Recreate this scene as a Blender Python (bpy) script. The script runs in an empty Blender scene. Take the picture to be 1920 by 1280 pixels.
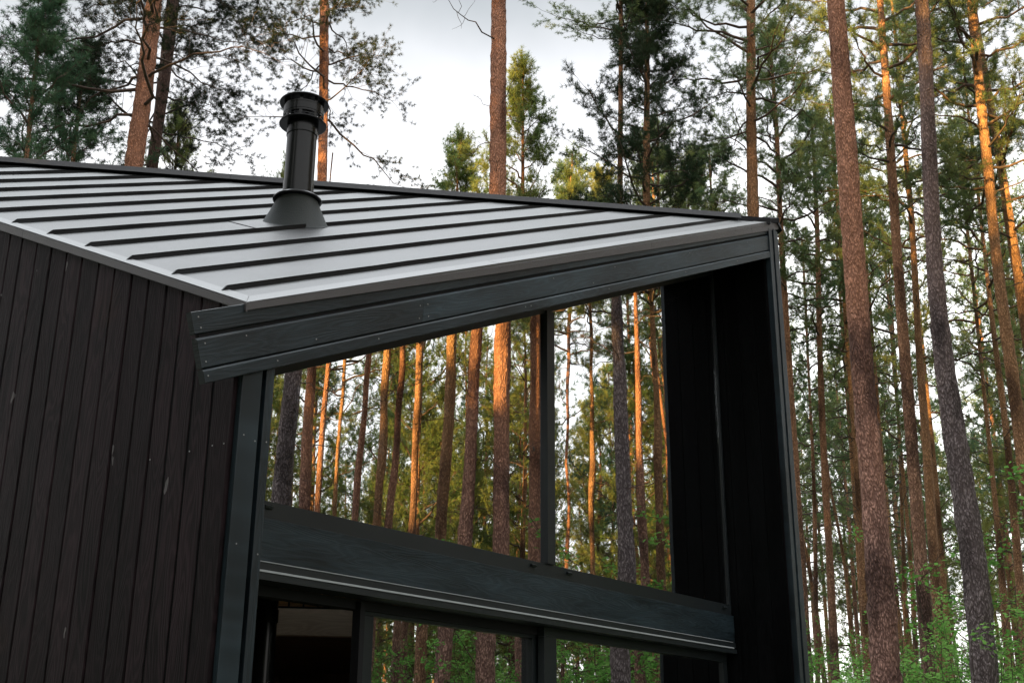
import bpy, math, random
import numpy as np
from mathutils import Matrix, Vector

scene = bpy.context.scene
COL = scene.collection
# ------------------------------------------------------------------ camera
Z0 = 3.70                                   # height of the low roof corner above the ground
CAM = (-3.4843, -4.0992, 1.6944)
FW = Vector((0.76260034, 0.5568797, 0.32912874))
RT = Vector((0.58775351, -0.80900987, 0.00698861))
UP = Vector((-0.27016021, -0.18811705, 0.9442592))
cd = bpy.data.cameras.new("camera")
cd.sensor_width = 36.0
cd.lens = 2223.2 / 1920 * 36
cd.clip_start = 0.1
cd.clip_end = 2000
cam = bpy.data.objects.new("camera", cd)
M = Matrix((RT, UP, -FW)).transposed().to_4x4()
M.translation = CAM
cam.matrix_world = M
COL.objects.link(cam)
scene.camera = cam

# ------------------------------------------------------------------ sky, sun, exposure
SUN_EL, SUN_AZ = math.radians(6.0), math.radians(262)      # azimuth clockwise from +Y
w = bpy.data.worlds.new("World")
scene.world = w
w.use_nodes = True
nt = w.node_tree
nt.nodes.clear()
N = nt.nodes.new
out = N("ShaderNodeOutputWorld")
sky = N("ShaderNodeTexSky")
sky.sky_type = 'NISHITA'
sky.sun_disc = False
sky.sun_elevation = SUN_EL
sky.sun_rotation = SUN_AZ
bg1 = N("ShaderNodeBackground"); bg1.inputs[1].default_value = 0.06
nt.links.new(sky.outputs[0], bg1.inputs[0])
tc = N("ShaderNodeTexCoord")
sep = N("ShaderNodeSeparateXYZ"); nt.links.new(tc.outputs['Generated'], sep.inputs[0])
noise = N("ShaderNodeTexNoise"); noise.inputs['Scale'].default_value = 2.6
noise.inputs['Detail'].default_value = 5; noise.inputs['Roughness'].default_value = 0.55
nt.links.new(tc.outputs['Generated'], noise.inputs['Vector'])
m1 = N("ShaderNodeMath"); m1.operation = 'MULTIPLY_ADD'
nt.links.new(noise.outputs[0], m1.inputs[0]); m1.inputs[1].default_value = 0.15
nt.links.new(sep.outputs['Z'], m1.inputs[2])
# heavier cloud bank to the far left (towards +Y)
m2 = N("ShaderNodeMath"); m2.operation = 'MULTIPLY_ADD'
nt.links.new(sep.outputs['Y'], m2.inputs[0]); m2.inputs[1].default_value = 0.10
nt.links.new(m1.outputs[0], m2.inputs[2])
ramp = N("ShaderNodeValToRGB")
nt.links.new(m2.outputs[0], ramp.inputs[0])
cr = ramp.color_ramp
cr.interpolation = 'EASE'
cr.elements[0].position = 0.0; cr.elements[0].color = (1.0, 0.985, 0.96, 1)
cr.elements[1].position = 1.0; cr.elements[1].color = (0.66, 0.69, 0.715, 1)
for p_, c_ in ((0.51, (0.95, 0.945, 0.93, 1)), (0.61, (0.54, 0.54, 0.555, 1)), (0.72, (0.24, 0.255, 0.265, 1)), (0.84, (0.42, 0.44, 0.455, 1))):
    e = cr.elements.new(p_); e.color = c_
bg2 = N("ShaderNodeBackground"); bg2.inputs[1].default_value = 1.0
nt.links.new(ramp.outputs[0], bg2.inputs[0])
zen = N("ShaderNodeMapRange"); zen.interpolation_type = 'SMOOTHSTEP'      # overcast skies are brightest overhead
nt.links.new(sep.outputs['Z'], zen.inputs[0])
for i_, v_ in ((1, 0.68), (2, 0.92), (3, 0.47), (4, 2.0)): zen.inputs[i_].default_value = v_
nt.links.new(zen.outputs[0], bg2.inputs[1])
mx = N("ShaderNodeMixShader"); mx.inputs[0].default_value = 0.88     # nearly closed cloud cover
nt.links.new(bg1.outputs[0], mx.inputs[1]); nt.links.new(bg2.outputs[0], mx.inputs[2])
nt.links.new(mx.outputs[0], out.inputs[0])

sd = bpy.data.lights.new("sun", 'SUN')
sd.energy = 5.0
sd.angle = math.radians(0.5)
sd.color = (1.0, 0.62, 0.19)
so = bpy.data.objects.new("sun", sd)
sdir = Vector((math.sin(SUN_AZ) * math.cos(SUN_EL), math.cos(SUN_AZ) * math.cos(SUN_EL), math.sin(SUN_EL)))
so.rotation_euler = sdir.to_track_quat('Z', 'Y').to_euler()
so.location = (-20, 0, 30)
COL.objects.link(so)
scene.view_settings.view_transform = 'Standard'
scene.view_settings.look = 'None'
scene.view_settings.exposure = 2.35
scene.view_settings.gamma = 1.0
scene.cycles.max_bounces = 8
scene.cycles.transparent_max_bounces = 12
scene.cycles.sample_clamp_indirect = 6.0

# ------------------------------------------------------------------ materials
def mat(name):
    m = bpy.data.materials.new(name); m.use_nodes = True
    n = m.node_tree; b = n.nodes['Principled BSDF']
    return m, n, b
def nd(n, kind, **kw):
    x = n.nodes.new(kind)
    for k, v in kw.items():
        if k in x.inputs: x.inputs[k].default_value = v
        else: setattr(x, k, v)
    return x
def ramp_of(n, src, stops):
    r = n.nodes.new("ShaderNodeValToRGB"); n.links.new(src, r.inputs[0])
    el = r.color_ramp.elements
    while len(el) > 1: el.remove(el[0])
    el[0].position = stops[0][0]; el[0].color = (*stops[0][1], 1)
    for p, c in stops[1:]:
        e = el.new(p); e.color = (*c, 1)
    return r.outputs[0]
def math_(n, op, a, b=None, c=None):
    x = n.nodes.new("ShaderNodeMath"); x.operation = op
    for i, v in enumerate((a, b, c)):
        if v is None: continue
        if isinstance(v, (int, float)): x.inputs[i].default_value = v
        else: n.links.new(v, x.inputs[i])
    return x.outputs[0]

def wood(name, dark, light, rough=0.5, spec=0.5, bump=0.35, smudge=0.0, ringk=1.0):
    """painted or bare timber; the 'gr' attribute holds (along, across, board number)"""
    m, n, b = mat(name)
    at = nd(n, "ShaderNodeAttribute", attribute_name='gr')
    sp = nd(n, "ShaderNodeSeparateXYZ"); n.links.new(at.outputs['Vector'], sp.inputs[0])
    def noise_at(ka, kc, kr, detail=3, rough_=0.55):
        cb = nd(n, "ShaderNodeCombineXYZ")
        n.links.new(math_(n, 'MULTIPLY', sp.outputs[0], ka), cb.inputs[0])
        n.links.new(math_(n, 'MULTIPLY', sp.outputs[1], kc), cb.inputs[1])
        n.links.new(math_(n, 'MULTIPLY', sp.outputs[2], kr), cb.inputs[2])
        q = nd(n, "ShaderNodeTexNoise", Scale=1.0, Detail=detail, Roughness=rough_)
        n.links.new(cb.outputs[0], q.inputs['Vector'])
        return q.outputs[0]
    broad = noise_at(1.1, 9.0, 7.3, 1.5)
    ring = math_(n, 'SINE', math_(n, 'MULTIPLY', broad, 105.0))
    ring = math_(n, 'MULTIPLY_ADD', ring, 0.5, 0.5)
    ring = math_(n, 'POWER', ring, 1.6)
    fibre = noise_at(5.0, 260.0, 3.1, 2)
    blot = noise_at(1.6, 7.0, 5.7, 4)
    v = math_(n, 'MULTIPLY', ring, 0.30 * ringk)
    v = math_(n, 'ADD', v, math_(n, 'MULTIPLY', fibre, 0.42))
    v = math_(n, 'ADD', v, math_(n, 'MULTIPLY_ADD', blot, 1.0, -0.25))
    col = ramp_of(n, v, [(0.25, dark), (0.85, light)])
    # board to board variation
    wn = nd(n, "ShaderNodeTexWhiteNoise", noise_dimensions='1D')
    n.links.new(sp.outputs[2], wn.inputs['W'])
    hv = nd(n, "ShaderNodeHueSaturation")
    n.links.new(math_(n, 'MULTIPLY_ADD', wn.outputs['Value'], 0.9, 0.55), hv.inputs['Value'])
    n.links.new(col, hv.inputs['Color'])
    colour = hv.outputs[0]
    if smudge:
        sm = noise_at(3.2, 9.0, 11.0, 3, 0.6)
        sm = math_(n, 'MULTIPLY', math_(n, 'GREATER_THAN', sm, 0.705), smudge)
        mixc = nd(n, "ShaderNodeMixRGB"); mixc.inputs[2].default_value = (0.16, 0.15, 0.15, 1)
        sm2 = math_(n, 'MULTIPLY', sm, fibre)
        n.links.new(sm2, mixc.inputs[0]); n.links.new(colour, mixc.inputs[1])
        colour = mixc.outputs[0]
    n.links.new(colour, b.inputs['Base Color'])
    rr = math_(n, 'MULTIPLY_ADD', fibre, 0.25, rough - 0.12)
    n.links.new(rr, b.inputs['Roughness'])
    b.inputs['Specular IOR Level'].default_value = spec
    bp = nd(n, "ShaderNodeBump", Strength=bump, Distance=0.004)
    n.links.new(math_(n, 'ADD', math_(n, 'MULTIPLY', ring, 0.4), fibre), bp.inputs['Height'])
    n.links.new(bp.outputs[0], b.inputs['Normal'])
    return m

def metal(name, col, rough=0.45, metallic=0.0, spec=0.5, grain=0.0, gscale=900, dirt=0.0):
    m, n, b = mat(name)
    tcn = nd(n, "ShaderNodeTexCoord")
    big = nd(n, "ShaderNodeTexNoise", Scale=3.0, Detail=5, Roughness=0.6)
    n.links.new(tcn.outputs['Object'], big.inputs['Vector'])
    k = 0.06 + dirt
    c = ramp_of(n, big.outputs[0], [(0.3, tuple(x * (1 - k) for x in col)), (0.7, tuple(x * (1 + k) for x in col))])
    n.links.new(c, b.inputs['Base Color'])
    n.links.new(math_(n, 'MULTIPLY_ADD', big.outputs[0], 0.14, rough - 0.07), b.inputs['Roughness'])
    b.inputs['Metallic'].default_value = metallic
    b.inputs['Specular IOR Level'].default_value = spec
    if grain:
        oc = nd(n, "ShaderNodeTexNoise", Scale=1.4, Detail=1)      # slight oil-canning of the sheet
        n.links.new(tcn.outputs['Object'], oc.inputs['Vector'])
        b0 = nd(n, "ShaderNodeBump", Strength=0.25, Distance=0.02); n.links.new(oc.outputs[0], b0.inputs['Height'])
        g = nd(n, "ShaderNodeTexNoise", Scale=gscale, Detail=1)
        n.links.new(tcn.outputs['Object'], g.inputs['Vector'])
        bp = nd(n, "ShaderNodeBump", Strength=grain, Distance=0.002)
        n.links.new(g.outputs[0], bp.inputs['Height']); n.links.new(b0.outputs[0], bp.inputs['Normal']); n.links.new(bp.outputs[0], b.inputs['Normal'])
    return m

MAT = {}
MAT['front'] = wood('blue_black_painted_timber', (0.0012, 0.0029, 0.0040), (0.0165, 0.027, 0.034), 0.48, 0.22, 0.35, 0.0, 0.42)
MAT['side'] = wood('brown_black_stained_boards', (0.0007, 0.00045, 0.00055), (0.0135, 0.0074, 0.0088), 0.62, 0.07, 0.4, smudge=0.9)
MAT['fin'] = wood('black_stained_boards', (0.0005, 0.0006, 0.0006), (0.0025, 0.0027, 0.003), 0.6, 0.03, 0.4)
MAT['black'] = metal('black_gap', (0.006, 0.006, 0.007), 0.8, 0, 0.2)
MAT['frame'] = metal('anthracite_window_metal', (0.0095, 0.0120, 0.0135), 0.42, 0, 0.25, 0.15, 700)
MAT['roof'] = metal('graphite_roof_sheet', (0.086, 0.087, 0.088), 0.46, 0.80, 0.5, 0.25, 500, 0.05)
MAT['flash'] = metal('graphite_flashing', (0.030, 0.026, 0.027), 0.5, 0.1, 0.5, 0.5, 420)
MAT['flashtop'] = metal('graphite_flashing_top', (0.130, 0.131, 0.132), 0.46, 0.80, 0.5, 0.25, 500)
MAT['seam'] = metal('graphite_seam', (0.0045, 0.005, 0.006), 0.45, 0.0, 0.12)  # near-black: the dark reflection on the seam sides is put into the colour
MAT['ridge'] = metal('graphite_ridge_cap', (0.030, 0.030, 0.034), 0.45, 0.1, 0.5, 0.1)
MAT['flue'] = metal('black_enamelled_flue', (0.0050, 0.0052, 0.0058), 0.22, 0.0, 0.22)
MAT['cone'] = metal('pebbled_black_cone', (0.036, 0.041, 0.043), 0.5, 0.0, 0.3, 0.9, 160)
MAT['alu'] = metal('bare_aluminium_strip', (0.24, 0.255, 0.27), 0.5, 0.0)
MAT['screw'] = metal('zinc_screw', (0.17, 0.17, 0.17), 0.45, 0.5)
MAT['beam'] = wood('pale_spruce_beam', (0.55, 0.42, 0.35), (0.85, 0.70, 0.60), 0.6, 0.3, 0.2, 0.0, 0.6)
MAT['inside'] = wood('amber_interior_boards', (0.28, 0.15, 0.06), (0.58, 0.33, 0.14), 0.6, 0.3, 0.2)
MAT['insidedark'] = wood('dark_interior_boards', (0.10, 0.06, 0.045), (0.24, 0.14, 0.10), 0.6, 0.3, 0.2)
MAT['brown'] = metal('brown_seal', (0.10, 0.07, 0.06), 0.5)

def glass():
    m = bpy.data.materials.new('coated_window_glass'); m.use_nodes = True
    n = m.node_tree; n.nodes.clear()
    o = nd(n, "ShaderNodeOutputMaterial")
    gl = nd(n, "ShaderNodeBsdfGlossy", Roughness=0.0); gl.inputs['Color'].default_value = (0.96, 0.98, 1.0, 1)
    tr = nd(n, "ShaderNodeBsdfTransparent"); tr.inputs['Color'].default_value = (0.97, 0.99, 0.98, 1)
    lw = nd(n, "ShaderNodeLayerWeight", Blend=0.35)
    fac = math_(n, 'MULTIPLY_ADD', lw.outputs['Fresnel'], 0.5, 0.60)
    fac = math_(n, 'MINIMUM', fac, 0.97)
    ms = nd(n, "ShaderNodeMixShader")
    n.links.new(fac, ms.inputs[0]); n.links.new(tr.outputs[0], ms.inputs[1]); n.links.new(gl.outputs[0], ms.inputs[2])
    t = nd(n, "ShaderNodeTexCoord")
    q = nd(n, "ShaderNodeTexNoise", Scale=1.3, Detail=1); n.links.new(t.outputs['Object'], q.inputs['Vector'])
    bp = nd(n, "ShaderNodeBump", Strength=0.12, Distance=0.01)
    n.links.new(q.outputs[0], bp.inputs['Height']); n.links.new(bp.outputs[0], gl.inputs['Normal'])
    n.links.new(ms.outputs[0], o.inputs[0])
    return m
MAT['glass'] = glass()

def bark(name, low, high, z_a, z_b, flake=1.0):
    m, n, b = mat(name)
    t = nd(n, "ShaderNodeTexCoord")
    oi = nd(n, "ShaderNodeObjectInfo")
    addv = nd(n, "ShaderNodeVectorMath", operation='ADD')
    cb = nd(n, "ShaderNodeCombineXYZ")
    n.links.new(math_(n, 'MULTIPLY', oi.outputs['Random'], 37.0), cb.inputs[0])
    n.links.new(t.outputs['Object'], addv.inputs[0]); n.links.new(cb.outputs[0], addv.inputs[1])
    mp = nd(n, "ShaderNodeMapping"); mp.inputs['Scale'].default_value = (1, 1, 0.42)
    n.links.new(addv.outputs[0], mp.inputs[0])
    nz_ = nd(n, "ShaderNodeTexNoise", Scale=14.0, Detail=3); n.links.new(mp.outputs[0], nz_.inputs['Vector'])
    vor = nd(n, "ShaderNodeTexVoronoi", Scale=40.0, feature='F1'); wv_ = nd(n, "ShaderNodeVectorMath", operation='MULTIPLY_ADD')
    n.links.new(nz_.outputs['Color'], wv_.inputs[0]); wv_.inputs[1].default_value = (.07, .07, .07); n.links.new(mp.outputs[0], wv_.inputs[2]); n.links.new(wv_.outputs[0], vor.inputs['Vector'])
    nz = nd(n, "ShaderNodeTexNoise", Scale=9.0, Detail=6, Roughness=0.7); n.links.new(mp.outputs[0], nz.inputs['Vector'])
    nb = nd(n, "ShaderNodeTexNoise", Scale=1.5, Detail=3); n.links.new(mp.outputs[0], nb.inputs['Vector'])
    sp = nd(n, "ShaderNodeSeparateXYZ"); n.links.new(t.outputs['Object'], sp.inputs[0])
    h = math_(n, 'MULTIPLY_ADD', nb.outputs[0], 5.0, math_(n, 'ADD', sp.outputs[2], -2.5))
    fac = nd(n, "ShaderNodeMapRange"); fac.inputs[1].default_value = z_a; fac.inputs[2].default_value = z_b
    n.links.new(h, fac.inputs[0])
    mixc = nd(n, "ShaderNodeMixRGB"); mixc.inputs[1].default_value = (*low, 1); mixc.inputs[2].default_value = (*high, 1)
    n.links.new(fac.outputs[0], mixc.inputs[0])
    # cracks between plates and paler flakes
    pat = math_(n, 'ADD', vor.outputs['Distance'], math_(n, 'MULTIPLY', nz.outputs[0], 0.9))
    crack = ramp_of(n, pat, [(0.42, (1.25, 1.22, 1.23)), (0.60, (1.02, 1, 1)), (0.80, (0.72, 0.70, 0.70)), (1.0, (0.36, 0.33, 0.33))])
    mul = nd(n, "ShaderNodeMixRGB", blend_type='MULTIPLY'); n.links.new(math_(n, 'MULTIPLY_ADD', fac.outputs[0], -0.22, 0.98), mul.inputs[0])
    n.links.new(mixc.outputs[0], mul.inputs[1]); n.links.new(crack, mul.inputs[2])
    dk = ramp_of(n, nb.outputs[0], [(0.36, (0.22, 0.20, 0.20)), (0.50, (1, 1, 1))])
    mul2 = nd(n, "ShaderNodeMixRGB", blend_type='MULTIPLY'); mul2.inputs[0].default_value = 0.8
    n.links.new(mul.outputs[0], mul2.inputs[1]); n.links.new(dk, mul2.inputs[2])
    n.links.new(mul2.outputs[0], b.inputs['Base Color'])
    b.inputs['Roughness'].default_value = 0.85
    b.inputs['Specular IOR Level'].default_value = 0.2
    bp = nd(n, "ShaderNodeBump", Strength=0.9, Distance=0.03, invert=True)
    n.links.new(pat, bp.inputs['Height']); n.links.new(bp.outputs[0], b.inputs['Normal'])
    return m
MAT['bark'] = bark('pine_bark', (0.27, 0.165, 0.13), (0.40, 0.21, 0.12), 3.0, 8.5)
MAT['barkgrey'] = bark('grey_pine_bark', (0.20, 0.165, 0.165), (0.28, 0.185, 0.155), 6.0, 12.0)
MAT['barkred'] = bark('red_pine_bark', (0.37, 0.215, 0.17), (0.43, 0.205, 0.125), 4.0, 8.0)
MAT['barkorange'] = bark('orange_pine_bark', (0.37, 0.21, 0.135), (0.42, 0.23, 0.12), 2.0, 8.0)
m, n, b = mat('limb_bark'); b.inputs['Base Color'].default_value = (0.06, 0.04, 0.03, 1); b.inputs['Roughness'].default_value = 0.9
q = nd(n, "ShaderNodeTexNoise", Scale=8.0, Detail=4)
tcl = nd(n, "ShaderNodeTexCoord"); n.links.new(tcl.outputs['Object'], q.inputs['Vector'])
n.links.new(ramp_of(n, q.outputs[0], [(0.3, (0.030, 0.022, 0.018)), (0.7, (0.095, 0.055, 0.038))]), b.inputs['Base Color'])
MAT['limb'] = m

def leaf(name, a, bcol, trans=0.35):
    m = bpy.data.materials.new(name); m.use_nodes = True
    n = m.node_tree; n.nodes.clear()
    o = nd(n, "ShaderNodeOutputMaterial")
    t = nd(n, "ShaderNodeTexCoord"); oi = nd(n, "ShaderNodeObjectInfo")
    q = nd(n, "ShaderNodeTexNoise", Scale=1.6, Detail=4, Roughness=0.65)
    n.links.new(t.outputs['Object'], q.inputs['Vector'])
    v = math_(n, 'ADD', q.outputs[0], math_(n, 'MULTIPLY_ADD', oi.outputs['Random'], 0.24, -0.12))
    c = ramp_of(n, v, [(0.32, a), (0.70, bcol)])
    df = nd(n, "ShaderNodeBsdfDiffuse"); tl = nd(n, "ShaderNodeBsdfTranslucent")
    n.links.new(c, df.inputs['Color']); n.links.new(c, tl.inputs['Color'])
    ms = nd(n, "ShaderNodeMixShader"); ms.inputs[0].default_value = trans
    n.links.new(df.outputs[0], ms.inputs[1]); n.links.new(tl.outputs[0], ms.inputs[2])
    n.links.new(ms.outputs[0], o.inputs[0])
    return m
MAT['needle'] = leaf('pine_needles', (0.072, 0.124, 0.058), (0.200, 0.225, 0.085), 0.46)
MAT['needleblue'] = leaf('blue_green_needles', (0.052, 0.104, 0.060), (0.130, 0.200, 0.098), 0.40)
MAT['leaf'] = leaf('fresh_broad_leaves', (0.10, 0.24, 0.05), (0.23, 0.42, 0.11), 0.48)
MAT['blossom'] = leaf('pale_leaf_undersides', (0.16, 0.28, 0.11), (0.42, 0.52, 0.36), 0.45)
MAT['needleyoung'] = leaf('young_pine_needles', (0.090, 0.145, 0.050), (0.25, 0.255, 0.080), 0.50)
MAT['needleshade'] = leaf('silhouette_needles', (0.014, 0.019, 0.014), (0.030, 0.042, 0.026), 0.22)  # shade of backlit crowns put into the needle colour; milder in the next
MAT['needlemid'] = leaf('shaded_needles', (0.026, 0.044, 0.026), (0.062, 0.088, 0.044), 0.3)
MAT['barkdark'] = bark('dark_pine_bark', (0.10, 0.072, 0.064), (0.13, 0.078, 0.062), 6.0, 12.0)
# ------------------------------------------------------------------ mesh helpers
def tag(o, label=None, cat=None, group=None, kind=None):
    if label: o['label'] = label
    if cat: o['category'] = cat
    if group: o['group'] = group
    if kind: o['kind'] = kind
    return o
def empty(name, loc=(0, 0, 0), parent=None):
    o = bpy.data.objects.new(name, None); COL.objects.link(o)
    o.location = loc; o.empty_display_size = 0.2
    if parent: o.parent = parent
    return o
def link(name, me, parent=None):
    o = bpy.data.objects.new(name, me); COL.objects.link(o)
    if parent: o.parent = parent
    return o

class MB:
    """collects closed prisms, boxes, lathes and tubes; build() links them as one mesh"""
    def __init__(s): s.v = []; s.f = []; s.g = []; s.k = 0; s.sm = []
    def prism(s, poly, vec, gr=None, rnd=None):
        n_ = len(poly); o = len(s.v); rnd = s.k * 1.37 + 0.31 if rnd is None else rnd; s.k += 1
        pts = [tuple(p) for p in poly] + [tuple(p[i] + vec[i] for i in range(3)) for p in poly]
        for p in pts:
            s.v.append(p)
            a = gr(p) if gr else (p[0], p[2])
            s.g.append((a[0], a[1], rnd))
        F = [list(range(n_))[::-1], list(range(n_, 2 * n_))] + [[i, (i + 1) % n_, n_ + (i + 1) % n_, n_ + i] for i in range(n_)]
        s.f += [[o + i for i in f_] for f_ in F]; s.sm += [False] * len(F)
    def box(s, x0, x1, y0, y1, z0, z1, gr=None, rnd=None):
        s.prism([(x0, y0, z0), (x1, y0, z0), (x1, y0, z1), (x0, y0, z1)], (0, y1 - y0, 0), gr, rnd)
    def sweep(s, rings, gr=None, rnd=None, closed=True):
        """rings: list of equally long loops of points"""
        o = len(s.v); n_ = len(rings[0]); rnd = s.k * 1.37 + 0.31 if rnd is None else rnd; s.k += 1
        for r_ in rings:
            for p in r_:
                s.v.append(tuple(p)); a = gr(p) if gr else (p[0], p[2]); s.g.append((a[0], a[1], rnd))
        for i in range(len(rings) - 1):
            for j in range(n_):
                s.f.append([o + i * n_ + j, o + i * n_ + (j + 1) % n_, o + (i + 1) * n_ + (j + 1) % n_, o + (i + 1) * n_ + j]); s.sm.append(False)
        s.f.append([o + j for j in range(n_)][::-1]); s.sm.append(False)
        s.f.append([o + (len(rings) - 1) * n_ + j for j in range(n_)]); s.sm.append(False)
    def lathe(s, cx_, cy_, prof, seg=48, smooth=True):
        """prof: (r, z) pairs bottom to top"""
        # every band has its own two rings: round about smooth, crisp between bands
        for (ra, za), (rb, zb_) in zip(prof[:-1], prof[1:]):
            o = len(s.v)
            for r_, z_ in ((ra, za), (rb, zb_)):
                for j in range(seg):
                    a = 2 * math.pi * j / seg
                    s.v.append((cx_ + r_ * math.cos(a), cy_ + r_ * math.sin(a), z_)); s.g.append((z_, a * r_, 0))
            for j in range(seg):
                s.f.append([o + j, o + (j + 1) % seg, o + seg + (j + 1) % seg, o + seg + j]); s.sm.append(smooth)
    def build(s, name, m_, parent=None, bevel=0.0):
        me = bpy.data.meshes.new(name)
        me.from_pydata(s.v, [], s.f); me.materials.append(m_)
        at = me.attributes.new('gr', 'FLOAT_VECTOR', 'POINT')
        at.data.foreach_set('vector', np.array(s.g, dtype=np.float32).ravel())
        me.polygons.foreach_set('use_smooth', s.sm)
        import bmesh as _bm
        b_ = _bm.new(); b_.from_mesh(me); _bm.ops.recalc_face_normals(b_, faces=b_.faces)
        if bevel:
            es = [e for e in b_.edges if len(e.link_faces) == 2 and e.calc_face_angle(0) > 0.5]
            _bm.ops.bevel(b_, geom=es, offset=bevel, segments=2, affect='EDGES', profile=0.6, clamp_overlap=True)
        b_.to_mesh(me); b_.free(); me.update()
        return link(name, me, parent)

# ------------------------------------------------------------------ the cabin
S = 0.4473                                     # roof slope along both walls
RG = 6.49                                      # plan length of both low edges; ridge at X + Y = RG
GL = 0.588                                      # glass plane
rz = lambda x, y: Z0 + S * (x + y)
rng = random.Random(5)

cabin = empty('cabin', (0, 0, 0))
tag(cabin, 'black timber cabin with a standing seam metal roof and tall mirror-like windows', 'cabin')

# --- left wall of vertical boards
grooves = [0.0, 0.060, 0.208, 0.358, 0.508, 0.648, 0.800, 0.952, 1.106, 1.264, 1.428, 1.588, 1.745, 1.904, 2.068, 2.21]
y = 2.36
while y < 6.42:
    grooves.append(min(y, 6.43)); y += 0.154
mb = MB()
grz = lambda p: (p[2], p[1])
for i in range(1, len(grooves) - 1):
    a, b_ = grooves[i], grooves[i + 1]
    g = 0.0022 if i % 2 else 0.0048
    x = 0.020 + rng.uniform(-0.002, 0.002)
    a2, b2 = a + g, b_ - g
    zt = lambda yy: Z0 + S * yy - 0.030
    # boards with a chamfer on both front edges
    c = 0.006
    top = [(x, a2 + c), (x, b2 - c), (x + c, b2), (x + 0.022, b2), (x + 0.022, a2), (x + c, a2)]
    mb.sweep([[(px, py, 0.18) for px, py in top], [(px, py, zt(py)) for px, py in top]], grz)
wall = mb.build('wall', MAT['side'], cabin)
wall['label'] = 'brown-black vertical board wall under the sloping eave'
mb = MB(); ZB = 0.0
mb.prism([(0.046, 0.062, ZB), (0.046, 6.40, ZB), (0.046, 6.40, Z0 + S * 6.40 - 0.06), (0.046, 0.062, Z0 - 0.035)], (0.18, 0, 0))
mb.build('wall_backing', MAT['black'], cabin)

# --- corner boards at the left end of the front
mb = MB()
mb.box(0.043, 0.161, 0.030, 0.062, 0.05, Z0 - 0.24, grz)
mb.build('corner_board', MAT['front'], cabin, 0.003); mb = MB()
mb.box(0.187, 0.238, 0.030, 0.062, 0.05, Z0 - 0.22, lambda p: (p[2], p[0]))
cb_ = mb.build('corner_board', MAT['front'], cabin, 0.003)
mb = MB()
mb.box(0.012 + .012, 0.232, 0.0645, 0.60, 0.05, Z0 - 0.05)
mb.build('corner_core', MAT['fin'], cabin)

# --- right end wall, standing forward of the windows
zr = lambda yy: Z0 + S * (2 * RG - 6.43 - yy) - 0.12
mb = MB()
mb.box(6.243, 6.318, -0.002, 0.050, 0.05, Z0 + S * 6.28 - 0.075, lambda p: (p[2], p[0]))
mb.build('corner_board', MAT['front'], cabin, 0.003); mb = MB()
mb.box(6.346, 6.440, -0.006, 0.050, 0.05, Z0 + S * 6.38 - 0.09, lambda p: (p[2], p[0]))
mb.build('corner_board', MAT['front'], cabin, 0.003)
mb = MB()
bys = [0.052, 0.195, 0.350, 0.505, 0.66]
for a, b_ in zip(bys[:-1], bys[1:]):
    mb.box(6.205, 6.235, a + 0.0015, b_ - 0.0015, 0.05, Z0 + S * 6.2 - 0.34, lambda p: (p[2], p[1]))
mb.build('reveal_boards', MAT['fin'], cabin, 0.002)
mb = MB()
mb.prism([(6.238, 0.053, 0), (6.238, 6.40, 0), (6.238, 6.40, zr(6.40)), (6.238, 0.053, zr(0.053))], (0.185, 0, 0), grz)
mb.build('wall', MAT['side'], cabin)
mb = MB()   # back wall
mb.prism([(0.25, 6.20, 0), (6.20, 6.20, 0), (6.20, 6.20, Z0 + S * (2 * RG - 12.63) - .1 + .0), (6.3 - 6.02, 6.20, Z0 + S * 6.2)], (0, 0.2, 0), lambda p: (p[2], p[0]))
mb.build('wall', MAT['side'], cabin)

# --- fascia: three long boards over the front
grs = lambda p: (p[0] * 1.09, p[2] - S * p[0])
def fascia_board(mb, x0, x1, h0, h1, y0, th, ch_top, ch_bot, skew0=True):
    """cross-section (Y, h) swept along the slope; the free left end is cut square to the slope"""
    sec = [(y0, h1 + ch_bot), (y0, h0 - ch_top), (y0 + ch_top, h0), (y0 + th, h0), (y0 + th, h1), (y0 + ch_bot, h1)]
    rings = []
    n_ = max(2, int((x1 - x0) / 0.5))
    for i in range(n_ + 1):
        x = x0 + (x1 - x0) * i / n_
        ring = []
        for yy, h in sec:
            xx = x + (-h * 0.30 if (i == 0 and skew0) else 0)
            ring.append((xx, yy, Z0 + S * xx + h))
        rings.append(ring)
    mb.sweep(rings, grs)
fas = empty('fascia', (0, 0, 0), cabin)
mb = MB(); fascia_board(mb, -0.302, 2.6, -0.000, -0.112, 0.014, 0.034, 0.003, 0.003)
fascia_board(mb, 2.6015, 6.240, -0.010, -0.114, 0.015, 0.034, 0.003, 0.003, False)
mb.build('fascia_board', MAT['front'], fas)
mb = MB(); fascia_board(mb, -0.302, 1.283, -0.132, -0.284, 0.006, 0.036, 0.012, 0.003)
fascia_board(mb, 1.285, 6.241, -0.132, -0.283, 0.007, 0.036, 0.012, 0.003, False)
mb.build('fascia_board', MAT['front'], fas)
mb = MB(); fascia_board(mb, -0.302, 2.299, -0.291, -0.359, 0.000, 0.040, 0.010, 0.003)
fascia_board(mb, 2.301, 6.242, -0.291, -0.360, 0.001, 0.040, 0.010, 0.003, False)
mb.build('fascia_board', MAT['front'], fas)
mb = MB()
fascia_board(mb, -0.270, 6.238, -0.020, -0.352, 0.030, 0.022, 0.001, 0.001)
mb.build('batten', MAT['black'], fas)

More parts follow.
